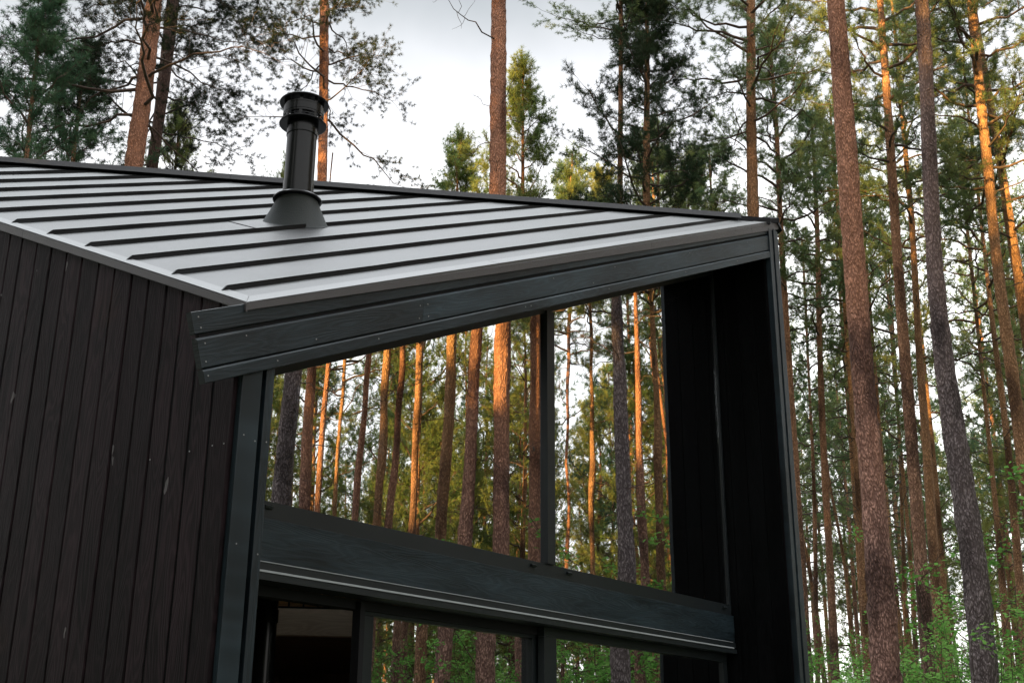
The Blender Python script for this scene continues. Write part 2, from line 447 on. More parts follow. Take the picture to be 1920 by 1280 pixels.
# screws, one mesh shared by all of them
mb = MB()
mb.lathe(0, 0, [(0.0001, 0.0), (0.0035, 0.0), (0.0042, -0.0015), (0.0001, -0.0016)], 10)
scr0 = mb.build('screw', MAT['screw'], fas)
spots = []
for h, xs, yy in ((-0.030, [-0.26], 0.0125), (-0.085, [-0.24], 0.0125), (-0.165, [-0.215, 0.02, 2.6, 3.4, 4.6, 5.75, 6.19], 0.0045),
                  (-0.180, [1.255, 1.32], 0.0045), (-0.255, [-0.20, 0.47, 1.25, 1.33, 3.1, 6.2], 0.0045),
                  (-0.325, [-0.185, 0.22, 0.92, 2.27, 2.33, 3.3, 4.5, 5.5], -0.0015)):
    for x in xs: spots.append((x, yy, Z0 + S * x + h))
for i, p in enumerate(spots):
    o = scr0 if i == 0 else scr0.copy()
    if i: COL.objects.link(o)
    o.parent = fas; o.location = p; o.rotation_euler = (math.radians(-90), 0, 0)
for x, z in ((0.075, -0.62), (0.145, -0.635), (0.215, -0.625), (0.085, -1.12), (0.215, -1.15)):
    o = scr0.copy(); COL.objects.link(o); o.parent = cabin; o.location = (x, 0.0285, Z0 + z); o.rotation_euler = (math.radians(-90), 0, 0)
for yy in (0.09, 0.17, 0.33, 0.62):
    o = scr0.copy(); COL.objects.link(o); o.parent = cabin; o.location = (0.0165, yy, Z0 - 0.66 + rng.uniform(-.012, .012)); o.rotation_euler = (0, math.radians(90), 0)

# --- roof
roof = empty('roof', (0, 0, 0), cabin)
def sheet(name, poly, th, m_, parent):
    mb = MB(); mb.prism(poly, (0, 0, -th)); return mb.build(name, m_, parent)
mb = MB()
mb.prism([(0.004, 0.004, rz(.004, .004)), (RG, 0.004, rz(RG, .004)), (0.004, RG, rz(.004, RG))], (0, 0, -0.04))
zz2 = lambda x, y: Z0 + S * (2 * RG - x - y)
mb.prism([(RG, 0.006, zz2(RG, .006)), (6.50, 6.48, zz2(6.50, 6.48)), (0.006, RG, zz2(.006, RG))], (0, 0, -0.04))
mb.build('roof_sheet', MAT['roof'], roof)
mb = MB()   # insulated roof body and soffit under the sheets
D2 = 0.30
mb.prism([(0.05, 0.066, rz(.05, .066) - .045), (6.22, 0.066, rz(6.22, .066) - .045), (0.05, 6.22, rz(.05, 6.22) - .045)], (0, 0, -D2), lambda p: (p[0] * 1.09, p[1]))
mb.prism([(6.22, 0.066, zz2(6.22, .066) - .16), (6.40, 6.38, zz2(6.40, 6.38) - .045), (0.066, 6.22, zz2(.066, 6.22) - .16)], (0, 0, -.2), lambda p: (p[0], p[1]))
mb.build('soffit', MAT['insidedark'], roof)

# standing seams, each a thin upstand that dies away at the eave and under the ridge
k = 0
yk = 0.245
while yk < 5.9:
    xe = 6.17 - yk
    if xe > 0.5:
        mb = MB(); rr = random.Random(100 + k)
        xs = [0.040, 0.075] + [0.075 + (xe - 0.30 - 0.075) * i / max(2, int(xe / 0.28)) for i in range(1, max(2, int(xe / 0.28)) + 1)] + [xe - 0.12, xe]
        rings = []
        for i, x in enumerate(xs):
            h = 0.028
            if i == 0: h = 0.003
            if i == len(xs) - 2: h = 0.016
            if i == len(xs) - 1: h = 0.004
            dy = rr.uniform(-.0022, .0022); tilt = rr.uniform(-.003, .002); t = 0.006
            yy = yk + dy; z_ = rz(x, yy)
            rings.append([(x, yy - t, z_ - .004), (x, yy - t + tilt, z_ + h - .004), (x, yy - t + tilt - .003, z_ + h), (x, yy + t + tilt, z_ + h), (x, yy + t + .001, z_ - .001)])
        mb.sweep(rings); mb.build('seam', MAT['seam'], roof)
    yk += 0.4045; k += 1

# edge flashings
mb = MB()
def lsweep(path, prof):
    mb.sweep([[tuple(c[i] + q[i] for i in range(3)) for q in prof_] for c, prof_ in zip(path, prof)])
# front (verge) flashing: a drop in front of the fascia, bare joints every few metres
joints = [0.0, 1.985, 3.955, 5.86, RG]
for a, b_ in zip(joints[:-1], joints[1:]):
    rings = []
    for x in (a + 0.0008, b_ - 0.0008):
        top = Z0 + S * x - 0.016 * min(1, x / 2.0)
        drop = 0.036 + 0.036 * x / RG
        rings.append([(x, 0.000, top), (x, 0.000, top - drop), (x, 0.008, top - drop - 0.002), (x, 0.0125, top - 0.012), (x, 0.090, rz(x, .09) + 0.0032 - 0.006), (x, 0.090, rz(x, .09) + 0.0036)])
    mb.sweep(rings)
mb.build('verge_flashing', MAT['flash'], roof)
mb = MB()   # left eave flashing
for a, b_ in ((0.0, 2.045), (2.047, RG)):
    rings = []
    for yy in (a + 0.0005, b_ - 0.0005):
        top = Z0 + S * yy; d = 0.040 + 0.0035 * yy
        rings.append([(0, yy, top), (0, yy, top - d), (0.010, yy, top - d - .002), (0.014, yy, top - .012), (0.075, yy, rz(.075, yy) - .003), (0.075, yy, rz(.075, yy) + .0036)])
    mb.sweep(rings)
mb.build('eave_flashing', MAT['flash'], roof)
mb = MB()   # flat rims of both flashings, lying on the sheet
def rim(pts, m=0.0048): mb.prism([(x, y_, rz(x, y_) + m) for x, y_ in pts], (0, 0, -.0012))
for a, b_ in ((0.0, 1.985), (1.988, 3.955), (3.958, 5.86), (5.863, RG - .05)):
    rim([(a + (.002 if a else .002), .001), (b_, .001), (b_ - (.0 if b_ < 6 else .09), .088), (a + (.09 if a == 0 else 0), .088)])
rim([(.001, .003), (.088, .0905), (.073, 2.045), (.001, 2.045)], 0.0062)
rim([(.001, 2.048), (.073, 2.048), (.073, RG - .1), (.001, RG - .02)], 0.0062)
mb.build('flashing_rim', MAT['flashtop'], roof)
mb = MB()   # right verge flashing, falling away from the peak
pr = [(-0.035, 0.012), (0.030, -0.035), (0.066, -0.082), (0.060, -0.088), (0.026, -0.066), (-0.03, -0.045)]
rings = []
for yy in (-0.012, 3.2, 6.5):
    rings.append([(RG + dx, yy, Z0 + S * (RG - max(0, yy)) + dz) for dx, dz in pr])
mb.sweep(rings); mb.build('verge_flashing', MAT['seam'], roof)

# ridge cap on the diagonal, raised over a dark vent strip
q2 = math.sqrt(0.5)
def dg(t, wv, z_):      # t along the ridge (X grows), wv across (towards the eave), z_ absolute
    return (t - wv * q2, RG - t - wv * q2, z_)
ZR = Z0 + S * RG
mb = MB()
for a, b_ in ((-0.1, 2.83), (2.832, 6.16)):
    rings = []
    for t in (a, b_):
        zl = ZR - S * .25 * 1.414
        rings.append([dg(t, .250, zl + .085), dg(t, .253, zl + .036), dg(t, .244, zl + .036), dg(t, .241, zl + .078), dg(t, 0, ZR + .035), dg(t, -.241, zl + .078), dg(t, -.244, zl + .036), dg(t, -.253, zl + .036), dg(t, -.250, zl + .085), dg(t, 0, ZR + .046)])
    mb.sweep(rings)
mb.build('ridge_cap', MAT['ridge'], roof)
mb = MB()
rings = []
for t in (-0.1, 6.38):
    zl = ZR - S * .19 * 1.414
    rings.append([dg(t, .19, zl - .01), dg(t, .19, zl + .052), dg(t, 0, ZR + .02), dg(t, -.19, zl + .052), dg(t, -.19, zl - .01)])
mb.sweep(rings)
rings = []
for t, k_ in ((6.38, 1.0), (RG + .0, 0.22)):
    zl = ZR - S * .14 * k_ * 1.414
    rings.append([dg(t, .14 * k_, zl - .01), dg(t, .14 * k_, zl + .034), dg(t, 0, ZR + .034), dg(t, -.14 * k_, zl + .034), dg(t, -.14 * k_, zl - .01)])
mb.sweep(rings)
mb.build('vent_strip', MAT['black'], roof)

# --- chimney
CX, CY, CZ = 1.684, 1.540, Z0
ch = empty('chimney', (0, 0, 0), cabin)
mb = MB(); seg = 64; o_ = 0
ringA, ringB, ringC = [], [], []
for j in range(seg):
    a = 2 * math.pi * j / seg; ca, sa = math.cos(a), math.sin(a)
    for rg__, k__, up__ in ((ringA, 1.03, .004), (ringB, 1.0, .014)):      # base is an oblique oval on the slope
        bx_ = CX + .055 + k__ * (.222 * ca * -.590 + .135 * sa * .807); by_ = CY + .065 + k__ * (.222 * ca * .807 + .135 * sa * .590)
        rg__.append((bx_, by_, rz(bx_, by_) + up__))
    ringC.append((CX + .135 * (ca * -.590 + sa * .807), CY + .135 * (ca * .807 + sa * .590), CZ + 1.645))
mb.v = ringA + ringB + ringC; mb.g = [(0, 0, 0)] * len(mb.v)
for i in range(2):
    for j in range(seg):
        mb.f.append([i * seg + j, i * seg + (j + 1) % seg, (i + 1) * seg + (j + 1) % seg, (i + 1) * seg + j]); mb.sm.append(True)
mb.build('flashing_cone', MAT['cone'], ch)
mb = MB(); mb.lathe(CX, CY, [(0.107, CZ + 1.628), (0.164, CZ + 1.628), (0.170, CZ + 1.632), (0.170, CZ + 1.638), (0.160, CZ + 1.648), (0.108, CZ + 1.668)], 64); mb.build('storm_collar', MAT['flue'], ch)
mb = MB(); mb.lathe(CX, CY, [(0.106, CZ + 1.60), (0.1075, CZ + 1.765), (0.1075, CZ + 1.769), (0.1045, CZ + 1.771), (0.1045, CZ + 2.152)], 64); mb.build('flue_pipe', MAT['flue'], ch)
mb = MB(); mb.lathe(CX, CY, [(0.1045, CZ + 2.140), (0.1105, CZ + 2.140), (0.1105, CZ + 2.146), (0.1105, CZ + 2.222), (0.1045, CZ + 2.225)], 64); mb.build('flue_collar', MAT['flue'], ch)
mb = MB(); mb.lathe(CX, CY, [(0.106, CZ + 2.224), (0.160, CZ + 2.224), (0.167, CZ + 2.228), (0.167, CZ + 2.233), (0.158, CZ + 2.240), (0.09, CZ + 2.246)], 64); mb.build('rain_disc', MAT['flue'], ch)
mb = MB()
def ring_(r_, za, zb, t=0.004):
    mb.lathe(CX, CY, [(r_ - t, za), (r_, za), (r_, zb), (r_ - t, zb), (r_ - t, za)], 64, False)
ring_(0.141, CZ + 2.242, CZ + 2.250); ring_(0.141, CZ + 2.262, CZ + 2.268); ring_(0.142, CZ + 2.284, CZ + 2.297)
ring_(0.1445, CZ + 2.299, CZ + 2.350); ring_(0.142, CZ + 2.354, CZ + 2.366)
mb.build('cowl_ring', MAT['flue'], ch)
for i in range(8):
    a = math.radians(218 + 45 * i); mb = MB()
    for za, zb, nm in ((2.243, 2.298, 'cowl_post'), (2.364, 2.398, 'lid_post')):
        mb = MB()
        cxa, cya = CX + .137 * math.cos(a), CY + .137 * math.sin(a)
        tx, ty = -math.sin(a) * .011, math.cos(a) * .011
        rx, ry = math.cos(a) * .003, math.sin(a) * .003
        mb.prism([(cxa - tx - rx, cya - ty - ry, CZ + za), (cxa + tx - rx, cya + ty - ry, CZ + za), (cxa + tx + rx, cya + ty + ry, CZ + za), (cxa - tx + rx, cya - ty + ry, CZ + za)], (0, 0, zb - za))
        mb.build(nm, MAT['flue'], ch)
mb = MB(); mb.lathe(CX, CY, [(0.0005, CZ + 2.392), (0.166, CZ + 2.392), (0.175, CZ + 2.396), (0.175, CZ + 2.402), (0.16, CZ + 2.414), (0.0005, CZ + 2.448)], 64); mb.build('cowl_lid', MAT['flue'], ch)
mb = MB()   # flashing plate under the cone
def plate(x0, x1, y0, y1, m=.0045): mb.prism([(x, y_, rz(x, y_) + m) for x, y_ in ((x0, y0), (x1, y0), (x1, y1), (x0, y1))], (0, 0, -.004))
plate(1.36, 2.02, 1.475, 1.85)
mb.build('flashing_plate', MAT['roof'], roof)
mb = MB(); plate(1.352, 2.028, 1.472, 1.858, .0025); mb.build('plate_seal', MAT['black'], roof)

# --- upper windows
win = empty('window', (0, 0, 0), cabin)
hs = lambda x, h: Z0 + S * x + h
mb = MB()
zb = Z0 - 0.752
mb.box(0.236, 6.204, 0.574, 0.690, Z0 - 0.845, zb)                                # bottom rail
mb.prism([(0.236, 0.574, hs(.236, -.392)), (6.204, 0.574, hs(6.204, -.392)), (6.204, 0.574, hs(6.204, -.345)), (0.236, 0.574, hs(.236, -.345))], (0, .09, 0))
mb.build('window_frame', MAT['frame'], win, 0.002)
mb = MB(); mb.box(0.236, 0.285, 0.575, 0.689, zb, hs(.26, -.39)); mb.build('window_jamb', MAT['fin'], win, 0.002); mb = MB(); mb.box(6.175, 6.2035, 0.575, 0.689, zb, hs(6.18, -.39)); mb.build('window_jamb', MAT['frame'], win, 0.002)
mb = MB(); mb.box(3.331, 3.428, 0.556, 0.690, zb, hs(3.38, -.392)); mb.build('mullion', MAT['frame'], win, 0.003)
for x0, x1 in ((0.28, 3.335), (3.425, 6.17)):
    mb = MB()
    mb.prism([(x0, GL, zb - .004), (x1, GL, zb - .004), (x1, GL, hs(x1, -.388)), (x0, GL, hs(x0, -.388))], (0, .006, 0))
    mb.build('pane', MAT['glass'], win)
for x in (0.745, 3.172, 3.613, 6.059):
    mb = MB()
    mb.sweep([[(x - .028, .574, Z0 - .794), (x - .028, .556, Z0 - .794), (x - .028, .552, Z0 - .782), (x - .028, .562, Z0 - .776), (x - .028, .574, Z0 - .774)],
              [(x + .028, .574, Z0 - .794), (x + .028, .556, Z0 - .794), (x + .028, .552, Z0 - .782), (x + .028, .562, Z0 - .776), (x + .028, .574, Z0 - .774)]])
    mb.build('drain_cap', MAT['frame'], win, 0.002)

# --- transom between the storeys
tr_ = empty('transom', (0, 0, 0), cabin)
mb = MB(); mb.box(0.236, 6.204, 0.555, 0.70, Z0 - 1.070, Z0 - 0.8455, lambda p: (p[0], p[2])); mb.build('transom_beam', MAT['front'], tr_, 0.004)
mb = MB(); mb.box(0.237, 6.203, 0.549, 0.70, Z0 - 1.116, Z0 - 1.0755); mb.build('drip_flashing', MAT['frame'], tr_, 0.001); mb = MB(); mb.box(0.237, 6.203, 0.540, 0.70, Z0 - 1.166, Z0 - 1.1285)
mb.build('drip_flashing', MAT['frame'], tr_, 0.001)
mb = MB(); mb.box(0.238, 6.15, 0.546, 0.69, Z0 - 1.0745, Z0 - 1.0705); mb.build('metal_strip', MAT['alu'], tr_); mb = MB(); mb.box(0.238, 6.14, 0.534, 0.69, Z0 - 1.1275, Z0 - 1.1170)
mb.build('metal_strip', MAT['alu'], tr_)

# --- sliding glass doors below
def door(x0, x1, yf, ztop, st_l, st_r, top, name='sliding_door', dark_right=False):
    d = empty(name, (0, 0, 0), cabin)
    mb = MB()
    mb.box(x0, x0 + st_l, yf, yf + .055, 0.10, ztop - top); mb.box(x1 - st_r, x1, yf, yf + .055, 0.10, ztop - top)
    mb.box(x0, x1, yf, yf + .055, ztop - top + .0005, ztop); mb.box(x0, x1, yf + .0005, yf + .0545, 0.02, 0.0995)
    mb.build('door_frame', MAT['frame'], d, 0.002)
    mb = MB(); mb.box(x0 + st_l - .004, x1 - st_r + .004, yf + .022, yf + .028, 0.096, ztop - top + .004); mb.build('pane', MAT['glass'], d)
    return d
door(1.655, 3.46, 0.715, Z0 - 1.175, 0.105, 0.09, 0.070)['label'] = 'rear sliding door panel half drawn back from the opening'
door(3.408, 6.200, 0.640, Z0 - 1.167, 0.150, 0.070, 0.066)['label'] = 'fixed front door panel beside the right end wall'
mb = MB(); mb.box(1.585, 1.625, 0.66, 0.72, 0.02, Z0 - 1.18); mb.build('door_jamb', MAT['black'], cabin); mb = MB(); mb.box(0.236, 6.203, 0.60, 0.78, 0.0, 0.019); mb.build('door_track', MAT['black'], cabin); mb = MB(); mb.box(0.236, 6.203, 0.70, 0.78, Z0 - 1.222, Z0 - 1.1665)
mb.build('door_head', MAT['black'], cabin)
mb = MB(); mb.lathe(1.640, 0.690, [(0.011, 0.05), (0.011, Z0 - 1.185)], 12); mb.build('door_seal', MAT['brown'], cabin)

# --- what shows inside
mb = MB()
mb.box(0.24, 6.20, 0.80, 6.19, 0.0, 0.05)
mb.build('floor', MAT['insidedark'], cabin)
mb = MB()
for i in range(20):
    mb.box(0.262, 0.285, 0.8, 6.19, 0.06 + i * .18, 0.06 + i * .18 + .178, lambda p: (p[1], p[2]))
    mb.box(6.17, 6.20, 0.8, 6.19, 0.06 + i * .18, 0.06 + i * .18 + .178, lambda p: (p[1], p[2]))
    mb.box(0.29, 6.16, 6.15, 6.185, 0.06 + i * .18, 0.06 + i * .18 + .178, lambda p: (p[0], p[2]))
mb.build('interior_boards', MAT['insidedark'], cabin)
GB = 5.0
def diag(x, off): return (x + off * q2, GB - x + off * q2)
def dbeam(mb, xa, xb, oa, ob, za, zb_):
    a = diag(xa, oa); b_ = diag(xb, oa); c = diag(xb, ob); d = diag(xa, ob)
    mb.prism([(a[0], a[1], za), (b_[0], b_[1], za), (c[0], c[1], za), (d[0], d[1], za)], (0, 0, zb_ - za), lambda p: ((p[0] - p[1]) * q2, p[2]))
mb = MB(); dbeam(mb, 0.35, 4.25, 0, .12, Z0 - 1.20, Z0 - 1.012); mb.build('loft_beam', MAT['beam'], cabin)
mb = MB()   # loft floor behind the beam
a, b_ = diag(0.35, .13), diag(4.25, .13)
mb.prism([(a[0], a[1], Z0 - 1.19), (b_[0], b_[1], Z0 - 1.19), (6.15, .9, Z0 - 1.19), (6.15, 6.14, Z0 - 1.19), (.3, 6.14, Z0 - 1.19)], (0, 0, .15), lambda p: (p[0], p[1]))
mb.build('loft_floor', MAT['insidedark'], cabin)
mb = MB()   # amber boards of the loft, seen through its railing
for i in range(14):
    z_ = Z0 - 1.02 + i * .13
    dbeam(mb, 0.9, 3.6, 0.75, .78, z_, z_ + .128)
mb.build('loft_boards', MAT['inside'], cabin)
rail = empty('railing', (0, 0, 0), cabin)
mb = MB(); dbeam(mb, 0.35, 4.25, .03, .06, Z0 - 1.008, Z0 - .994); mb.build('rail', MAT['black'], rail); mb = MB(); dbeam(mb, 0.35, 4.25, .03, .06, Z0 - .10, Z0 - .07); mb.build('rail', MAT['black'], rail)
x = 0.4
while x < 4.2:
    mb = MB(); dbeam(mb, x, x + .0085, .038, .05, Z0 - .993, Z0 - .101); mb.build('bar', MAT['black'], rail); x += 0.0745
mb = MB(); mb.lathe(CX, CY, [(0.066, 0.9), (0.066, Z0 - 1.245), (0.072, Z0 - 1.24), (0.072, Z0 - 1.165), (0.066, Z0 - 1.16), (0.066, Z0 + 1.0)], 32)
mb.build('stove_pipe', MAT['flue'], cabin)
# ------------------------------------------------------------------ ground
def mesh_np(name, V, F, m_, smooth=False):
    """V (n,3), F (m,k) arrays -> mesh data"""
    me = bpy.data.meshes.new(name)
    V = np.ascontiguousarray(V, dtype=np.float32); F = np.ascontiguousarray(F, dtype=np.int32)
    k_ = F.shape[1]
    me.vertices.add(len(V)); me.vertices.foreach_set('co', V.ravel())
    me.loops.add(F.size); me.loops.foreach_set('vertex_index', F.ravel())
    me.polygons.add(len(F)); me.polygons.foreach_set('loop_start', np.arange(0, F.size, k_, dtype=np.int32))
    me.polygons.foreach_set('use_smooth', np.full(len(F), smooth))
    me.update(calc_edges=True); me.materials.append(m_)
    return me
R_ = np.random.default_rng(11)
m, n, b = mat('forest_floor')
t = nd(n, "ShaderNodeTexCoord"); q = nd(n, "ShaderNodeTexNoise", Scale=0.5, Detail=8, Roughness=0.7)
n.links.new(t.outputs['Object'], q.inputs['Vector'])
n.links.new(ramp_of(n, q.outputs[0], [(0.35, (0.05, 0.035, 0.02)), (0.55, (0.06, 0.075, 0.025)), (0.7, (0.05, 0.09, 0.025))]), b.inputs['Base Color'])
b.inputs['Roughness'].default_value = 1.0
bp = nd(n, "ShaderNodeBump", Strength=0.8, Distance=0.1); n.links.new(q.outputs[0], bp.inputs['Height']); n.links.new(bp.outputs[0], b.inputs['Normal'])
gx = np.linspace(-1, 1, 61); gx = np.sign(gx) * np.abs(gx) ** 2.2 * 600
XX, YY = np.meshgrid(gx, gx)
dist = np.hypot(XX - 3, YY - 3)
ZZ = (0.25 * np.sin(XX * .11) * np.cos(YY * .13)) * np.clip((dist - 12) / 20, 0, 1) - 0.03
V = np.stack([XX.ravel(), YY.ravel(), ZZ.ravel()], 1)
i = np.arange(60); I, J = np.meshgrid(i, i)
a = (J * 61 + I).ravel()
F = np.stack([a, a + 1, a + 62, a + 61], 1)
g_ = link('ground', mesh_np('ground', V, F, m, True)); tag(g_, 'forest floor of moss and needles', None, None, 'structure')

# ------------------------------------------------------------------ trees
def tubes(P, Rr, sides):
    """P (n,m,3) polylines, Rr (n,m) radii -> V,F of open tubes"""
    n_, m_, _ = P.shape
    T = np.gradient(P, axis=1); T /= np.linalg.norm(T, axis=2, keepdims=True) + 1e-9
    ref = np.where(np.abs(T[..., 2:3]) > .9, np.array([1., 0, 0]), np.array([0, 0, 1.]))
    A = np.cross(T, ref); A /= np.linalg.norm(A, axis=2, keepdims=True) + 1e-9
    B = np.cross(T, A)
    ang = np.arange(sides) * 2 * np.pi / sides
    V = P[:, :, None, :] + Rr[:, :, None, None] * (np.cos(ang)[None, None, :, None] * A[:, :, None, :] + np.sin(ang)[None, None, :, None] * B[:, :, None, :])
    idx = np.arange(n_ * m_ * sides).reshape(n_, m_, sides)
    a = idx[:, :-1, :]; b_ = np.roll(idx, -1, 2)[:, :-1, :]; c = np.roll(idx, -1, 2)[:, 1:, :]; d = idx[:, 1:, :]
    F = np.stack([a, b_, c, d], -1).reshape(-1, 4)
    return V.reshape(-1, 3), F
def cat(parts):
    Vs, Fs, o = [], [], 0
    for v, f_ in parts:
        Vs.append(v); Fs.append(f_ + o); o += len(v)
    return np.concatenate(Vs), np.concatenate(Fs)
def unit(a): return a / (np.linalg.norm(a, axis=-1, keepdims=True) + 1e-9)

def curve(p0, d0, L, m_, up, rg, wob):
    """n polylines from p0 in direction d0, bending by 'up' (m per m^2) with wobble"""
    n_ = len(p0); t_ = np.linspace(0, 1, m_)
    P = p0[:, None, :] + d0[:, None, :] * (t_[None, :, None] * L[:, None, None])
    P[:, :, 2] += (up[:, None] * (t_[None, :] ** 2) * L[:, None])
    wv = np.cumsum(rg.normal(0, 1, (n_, m_, 3)), axis=1) * (wob * L / m_)[:, None, None]
    wv[:, 0] = 0
    return P + wv
def along(P, t_):
    """points and directions at parameter t_ (n,k) of polylines P (n,m,3)"""
    n_, m_, _ = P.shape
    x = np.clip(t_, 0, .999) * (m_ - 1); i_ = x.astype(int); fr = (x - i_)[..., None]
    r_ = np.arange(n_)[:, None]
    a = P[r_, i_]; b_ = P[r_, i_ + 1]
    return a + (b_ - a) * fr, unit(b_ - a)

def needles(P, D, K, ln, wd, rg, spread=1.0):
    """K single-triangle needles round each tuft"""
    n_ = len(P)
    rnd = unit(rg.normal(0, 1, (n_, K, 3)))
    d = unit(D[:, None, :] * rg.uniform(.25, 1.1, (n_, K, 1)) + rnd * spread)
    l = ln * rg.uniform(.65, 1.2, (n_, K, 1))
    base = P[:, None, :] + rnd * .012
    side = unit(np.cross(d, rg.normal(0, 1, (n_, K, 3)))) * wd
    V = np.stack([base - side * .5, base + side * .5, base + d * l], 2).reshape(-1, 3)
    F = np.arange(len(V)).reshape(-1, 3)
    return V, F

def crown(seed, h, r, limbs, subs, twigs, tufts, K, ln, wd, up0, droop, bare=.3, shape='pine', fatk=1.0, tip=.3):
    """crown from z=0 (lowest live limb) to z=h round the stem; returns needle mesh arrays and wood mesh arrays"""
    rg = np.random.default_rng(seed)
    t_ = (np.arange(limbs) + rg.uniform(0, 1, limbs)) / limbs
    z = t_ * h * .97
    az = np.cumsum(2.4 + rg.normal(0, .5, limbs))
    if shape == 'cone': prof = (1 - t_) ** .8 * .95 + .10
    elif shape == 'young': prof = (1 - t_) ** .62 * (.78 + .3 * np.sin(t_ * 11 + 1)) + .06
    elif shape == 'pine': prof = (0.62 + .5 * np.sin(np.pi * np.clip(t_ * 1.05, 0, 1))) * np.sqrt(np.clip(1.04 - t_, 0.02, 1))
    else: prof = (0.9 - .2 * t_) * np.sqrt(np.clip(1.03 - t_, .03, 1))
    L = r * prof * rg.uniform(.62, 1.15, limbs)
    inc = up0 + t_ * .95 + rg.normal(0, .12, limbs)
    d = np.stack([np.cos(az) * np.cos(inc), np.sin(az) * np.cos(inc), np.sin(inc)], 1)
    p0 = np.stack([np.zeros(limbs), np.zeros(limbs), z], 1)
    LP = curve(p0, d, L, 9, rg.normal(droop, .12, limbs), rg, .28)
    tt = np.linspace(0, 1, 9)
    LR = (0.013 + .012 * L)[:, None] * (1 - .8 * tt)[None, :] * fatk
    wood_ = [tubes(LP, LR, 5)]
    ts = np.sort(rg.uniform(bare, 1, (limbs, subs)), 1); ts[:, -1] = .99
    sp, sd_ = along(LP, ts)
    side = np.cross(sd_, [0, 0, 1.]); side = unit(side) * np.where(np.arange(subs) % 2, 1, -1)[None, :, None]
    dirs = unit(sd_ * rg.uniform(.35, .9, (limbs, subs, 1)) + side * rg.uniform(.3, 1.0, (limbs, subs, 1)) + rg.normal(0, .28, (limbs, subs, 3)) + np.array([0, 0, .15]))
    dirs[:, -1] = sd_[:, -1]
    SL = (L[:, None] * (.46 - .26 * ts) * rg.uniform(.6, 1.25, (limbs, subs))).ravel() + .16
    SP = curve(sp.reshape(-1, 3), dirs.reshape(-1, 3), SL, 5, rg.normal(.06 + droop * .4, .1, limbs * subs), rg, .3)
    SR = (.0045 + .004 * SL)[:, None] * (1 - .75 * np.linspace(0, 1, 5))[None, :] * fatk
    wood_.append(tubes(SP, SR, 4))
    n2 = limbs * subs
    tw = np.sort(rg.uniform(.25, 1, (n2, twigs)), 1); tw[:, -1] = .99
    tp, td = along(SP, tw)
    tdir = unit(td * .8 + rg.normal(0, .55, (n2, twigs, 3)) + np.array([0, 0, .12])); tdir[:, -1] = td[:, -1]
    TL = rg.uniform(.10, .30, n2 * twigs)
    TP = curve(tp.reshape(-1, 3), tdir.reshape(-1, 3), TL, 4, np.full(n2 * twigs, .12), rg, .2)
    TR = np.full((n2 * twigs, 4), .0032 * fatk)
    wood_.append(tubes(TP, TR, 3))
    tf = np.linspace(tip, 1.0, tufts)[None, :] * np.ones((n2 * twigs, 1))
    np_, nd_ = along(TP, tf)
    NV, NF = needles(np_.reshape(-1, 3), nd_.reshape(-1, 3), K, ln, wd, rg)
    WV, WF = cat(wood_)
    return (NV, NF), (WV, WF)

def dead(seed, h, count, lmax, fatk=1.0):
    """bare dead limbs along a stem from z=0 to z=h"""
    rg = np.random.default_rng(seed)
    t_ = rg.uniform(0, 1, count) ** .7
    az = rg.uniform(0, 2 * np.pi, count); inc = rg.normal(.18, .28, count)
    L = lmax * (.12 + .88 * t_ * rg.uniform(.1, 1, count))
    d = np.stack([np.cos(az) * np.cos(inc), np.sin(az) * np.cos(inc), np.sin(inc)], 1)
    p0 = np.stack([0 * az, 0 * az, t_ * h], 1)
    LP = curve(p0, d, L, 7, rg.normal(.0, .22, count), rg, .35)
    LR = (.008 + .008 * L)[:, None] * (1 - .75 * np.linspace(0, 1, 7))[None, :] * fatk
    parts = [tubes(LP, LR, 5)]
    sub = 4
    ts = rg.uniform(.3, .97, (count, sub)); sp, sdr = along(LP, ts)
    dr = unit(sdr * .6 + rg.normal(0, .55, (count, sub, 3)))
    SL = (L[:, None] * rg.uniform(.12, .4, (count, sub))).ravel()
    SP = curve(sp.reshape(-1, 3), dr.reshape(-1, 3), SL, 4, rg.normal(0, .2, count * sub), rg, .4)
    parts.append(tubes(SP, np.full((count * sub, 4), .0045 * fatk) * np.linspace(1, .5, 4)[None, :], 3))
    return cat(parts)

CROWN = {}
def make_crown(key, nmat, *a, extra=None, **k):
    (nv, nf), (wv, wf) = crown(*a, **k)
    if extra:                        # far pines carry their bare lower limbs in the same mesh
        v, f_ = dead(extra, 8.0, 16, 2.2); v[:, 2] -= 7.5; wv, wf = cat([(wv, wf), (v, f_)])
    CROWN[key] = (mesh_np('crown', nv, nf, MAT[nmat]), mesh_np('branches', wv, wf, MAT['limb'], True), a[1])
#            key   mat        seed  h   r  limb sub tw tuft K  ln    wd    up0  droop
make_crown('a0', 'needle',    21, 8.0, 2.3, 38, 8, 6, 3, 16, .095, .0100, -.05, .10)
make_crown('a1', 'needle',    22, 8.0, 2.3, 36, 8, 6, 3, 16, .095, .0100, -.10, .12)
make_crown('a2', 'needle',    23, 7.0, 2.0, 34, 8, 6, 3, 16, .095, .0100, .05, .05)
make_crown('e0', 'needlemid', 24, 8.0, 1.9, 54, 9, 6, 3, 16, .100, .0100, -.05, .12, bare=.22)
make_crown('b0', 'needleyoung', 31, 7.0, 1.7, 38, 7, 6, 3, 15, .095, .0110, .15, .14, bare=.15, shape='young')
make_crown('b1', 'needleyoung', 32, 6.0, 1.6, 34, 7, 6, 3, 15, .095, .0110, .10, .12, bare=.15, shape='young')
make_crown('b2', 'needleblue', 33, 7.0, 1.7, 38, 8, 6, 3, 14, .095, .0105, .05, .12, bare=.12, shape='young')
make_crown('y0', 'needleyoung', 34, 9.0, 2.1, 40, 6, 5, 2, 13, .13, .019, .05, .12, bare=.15, shape='young')
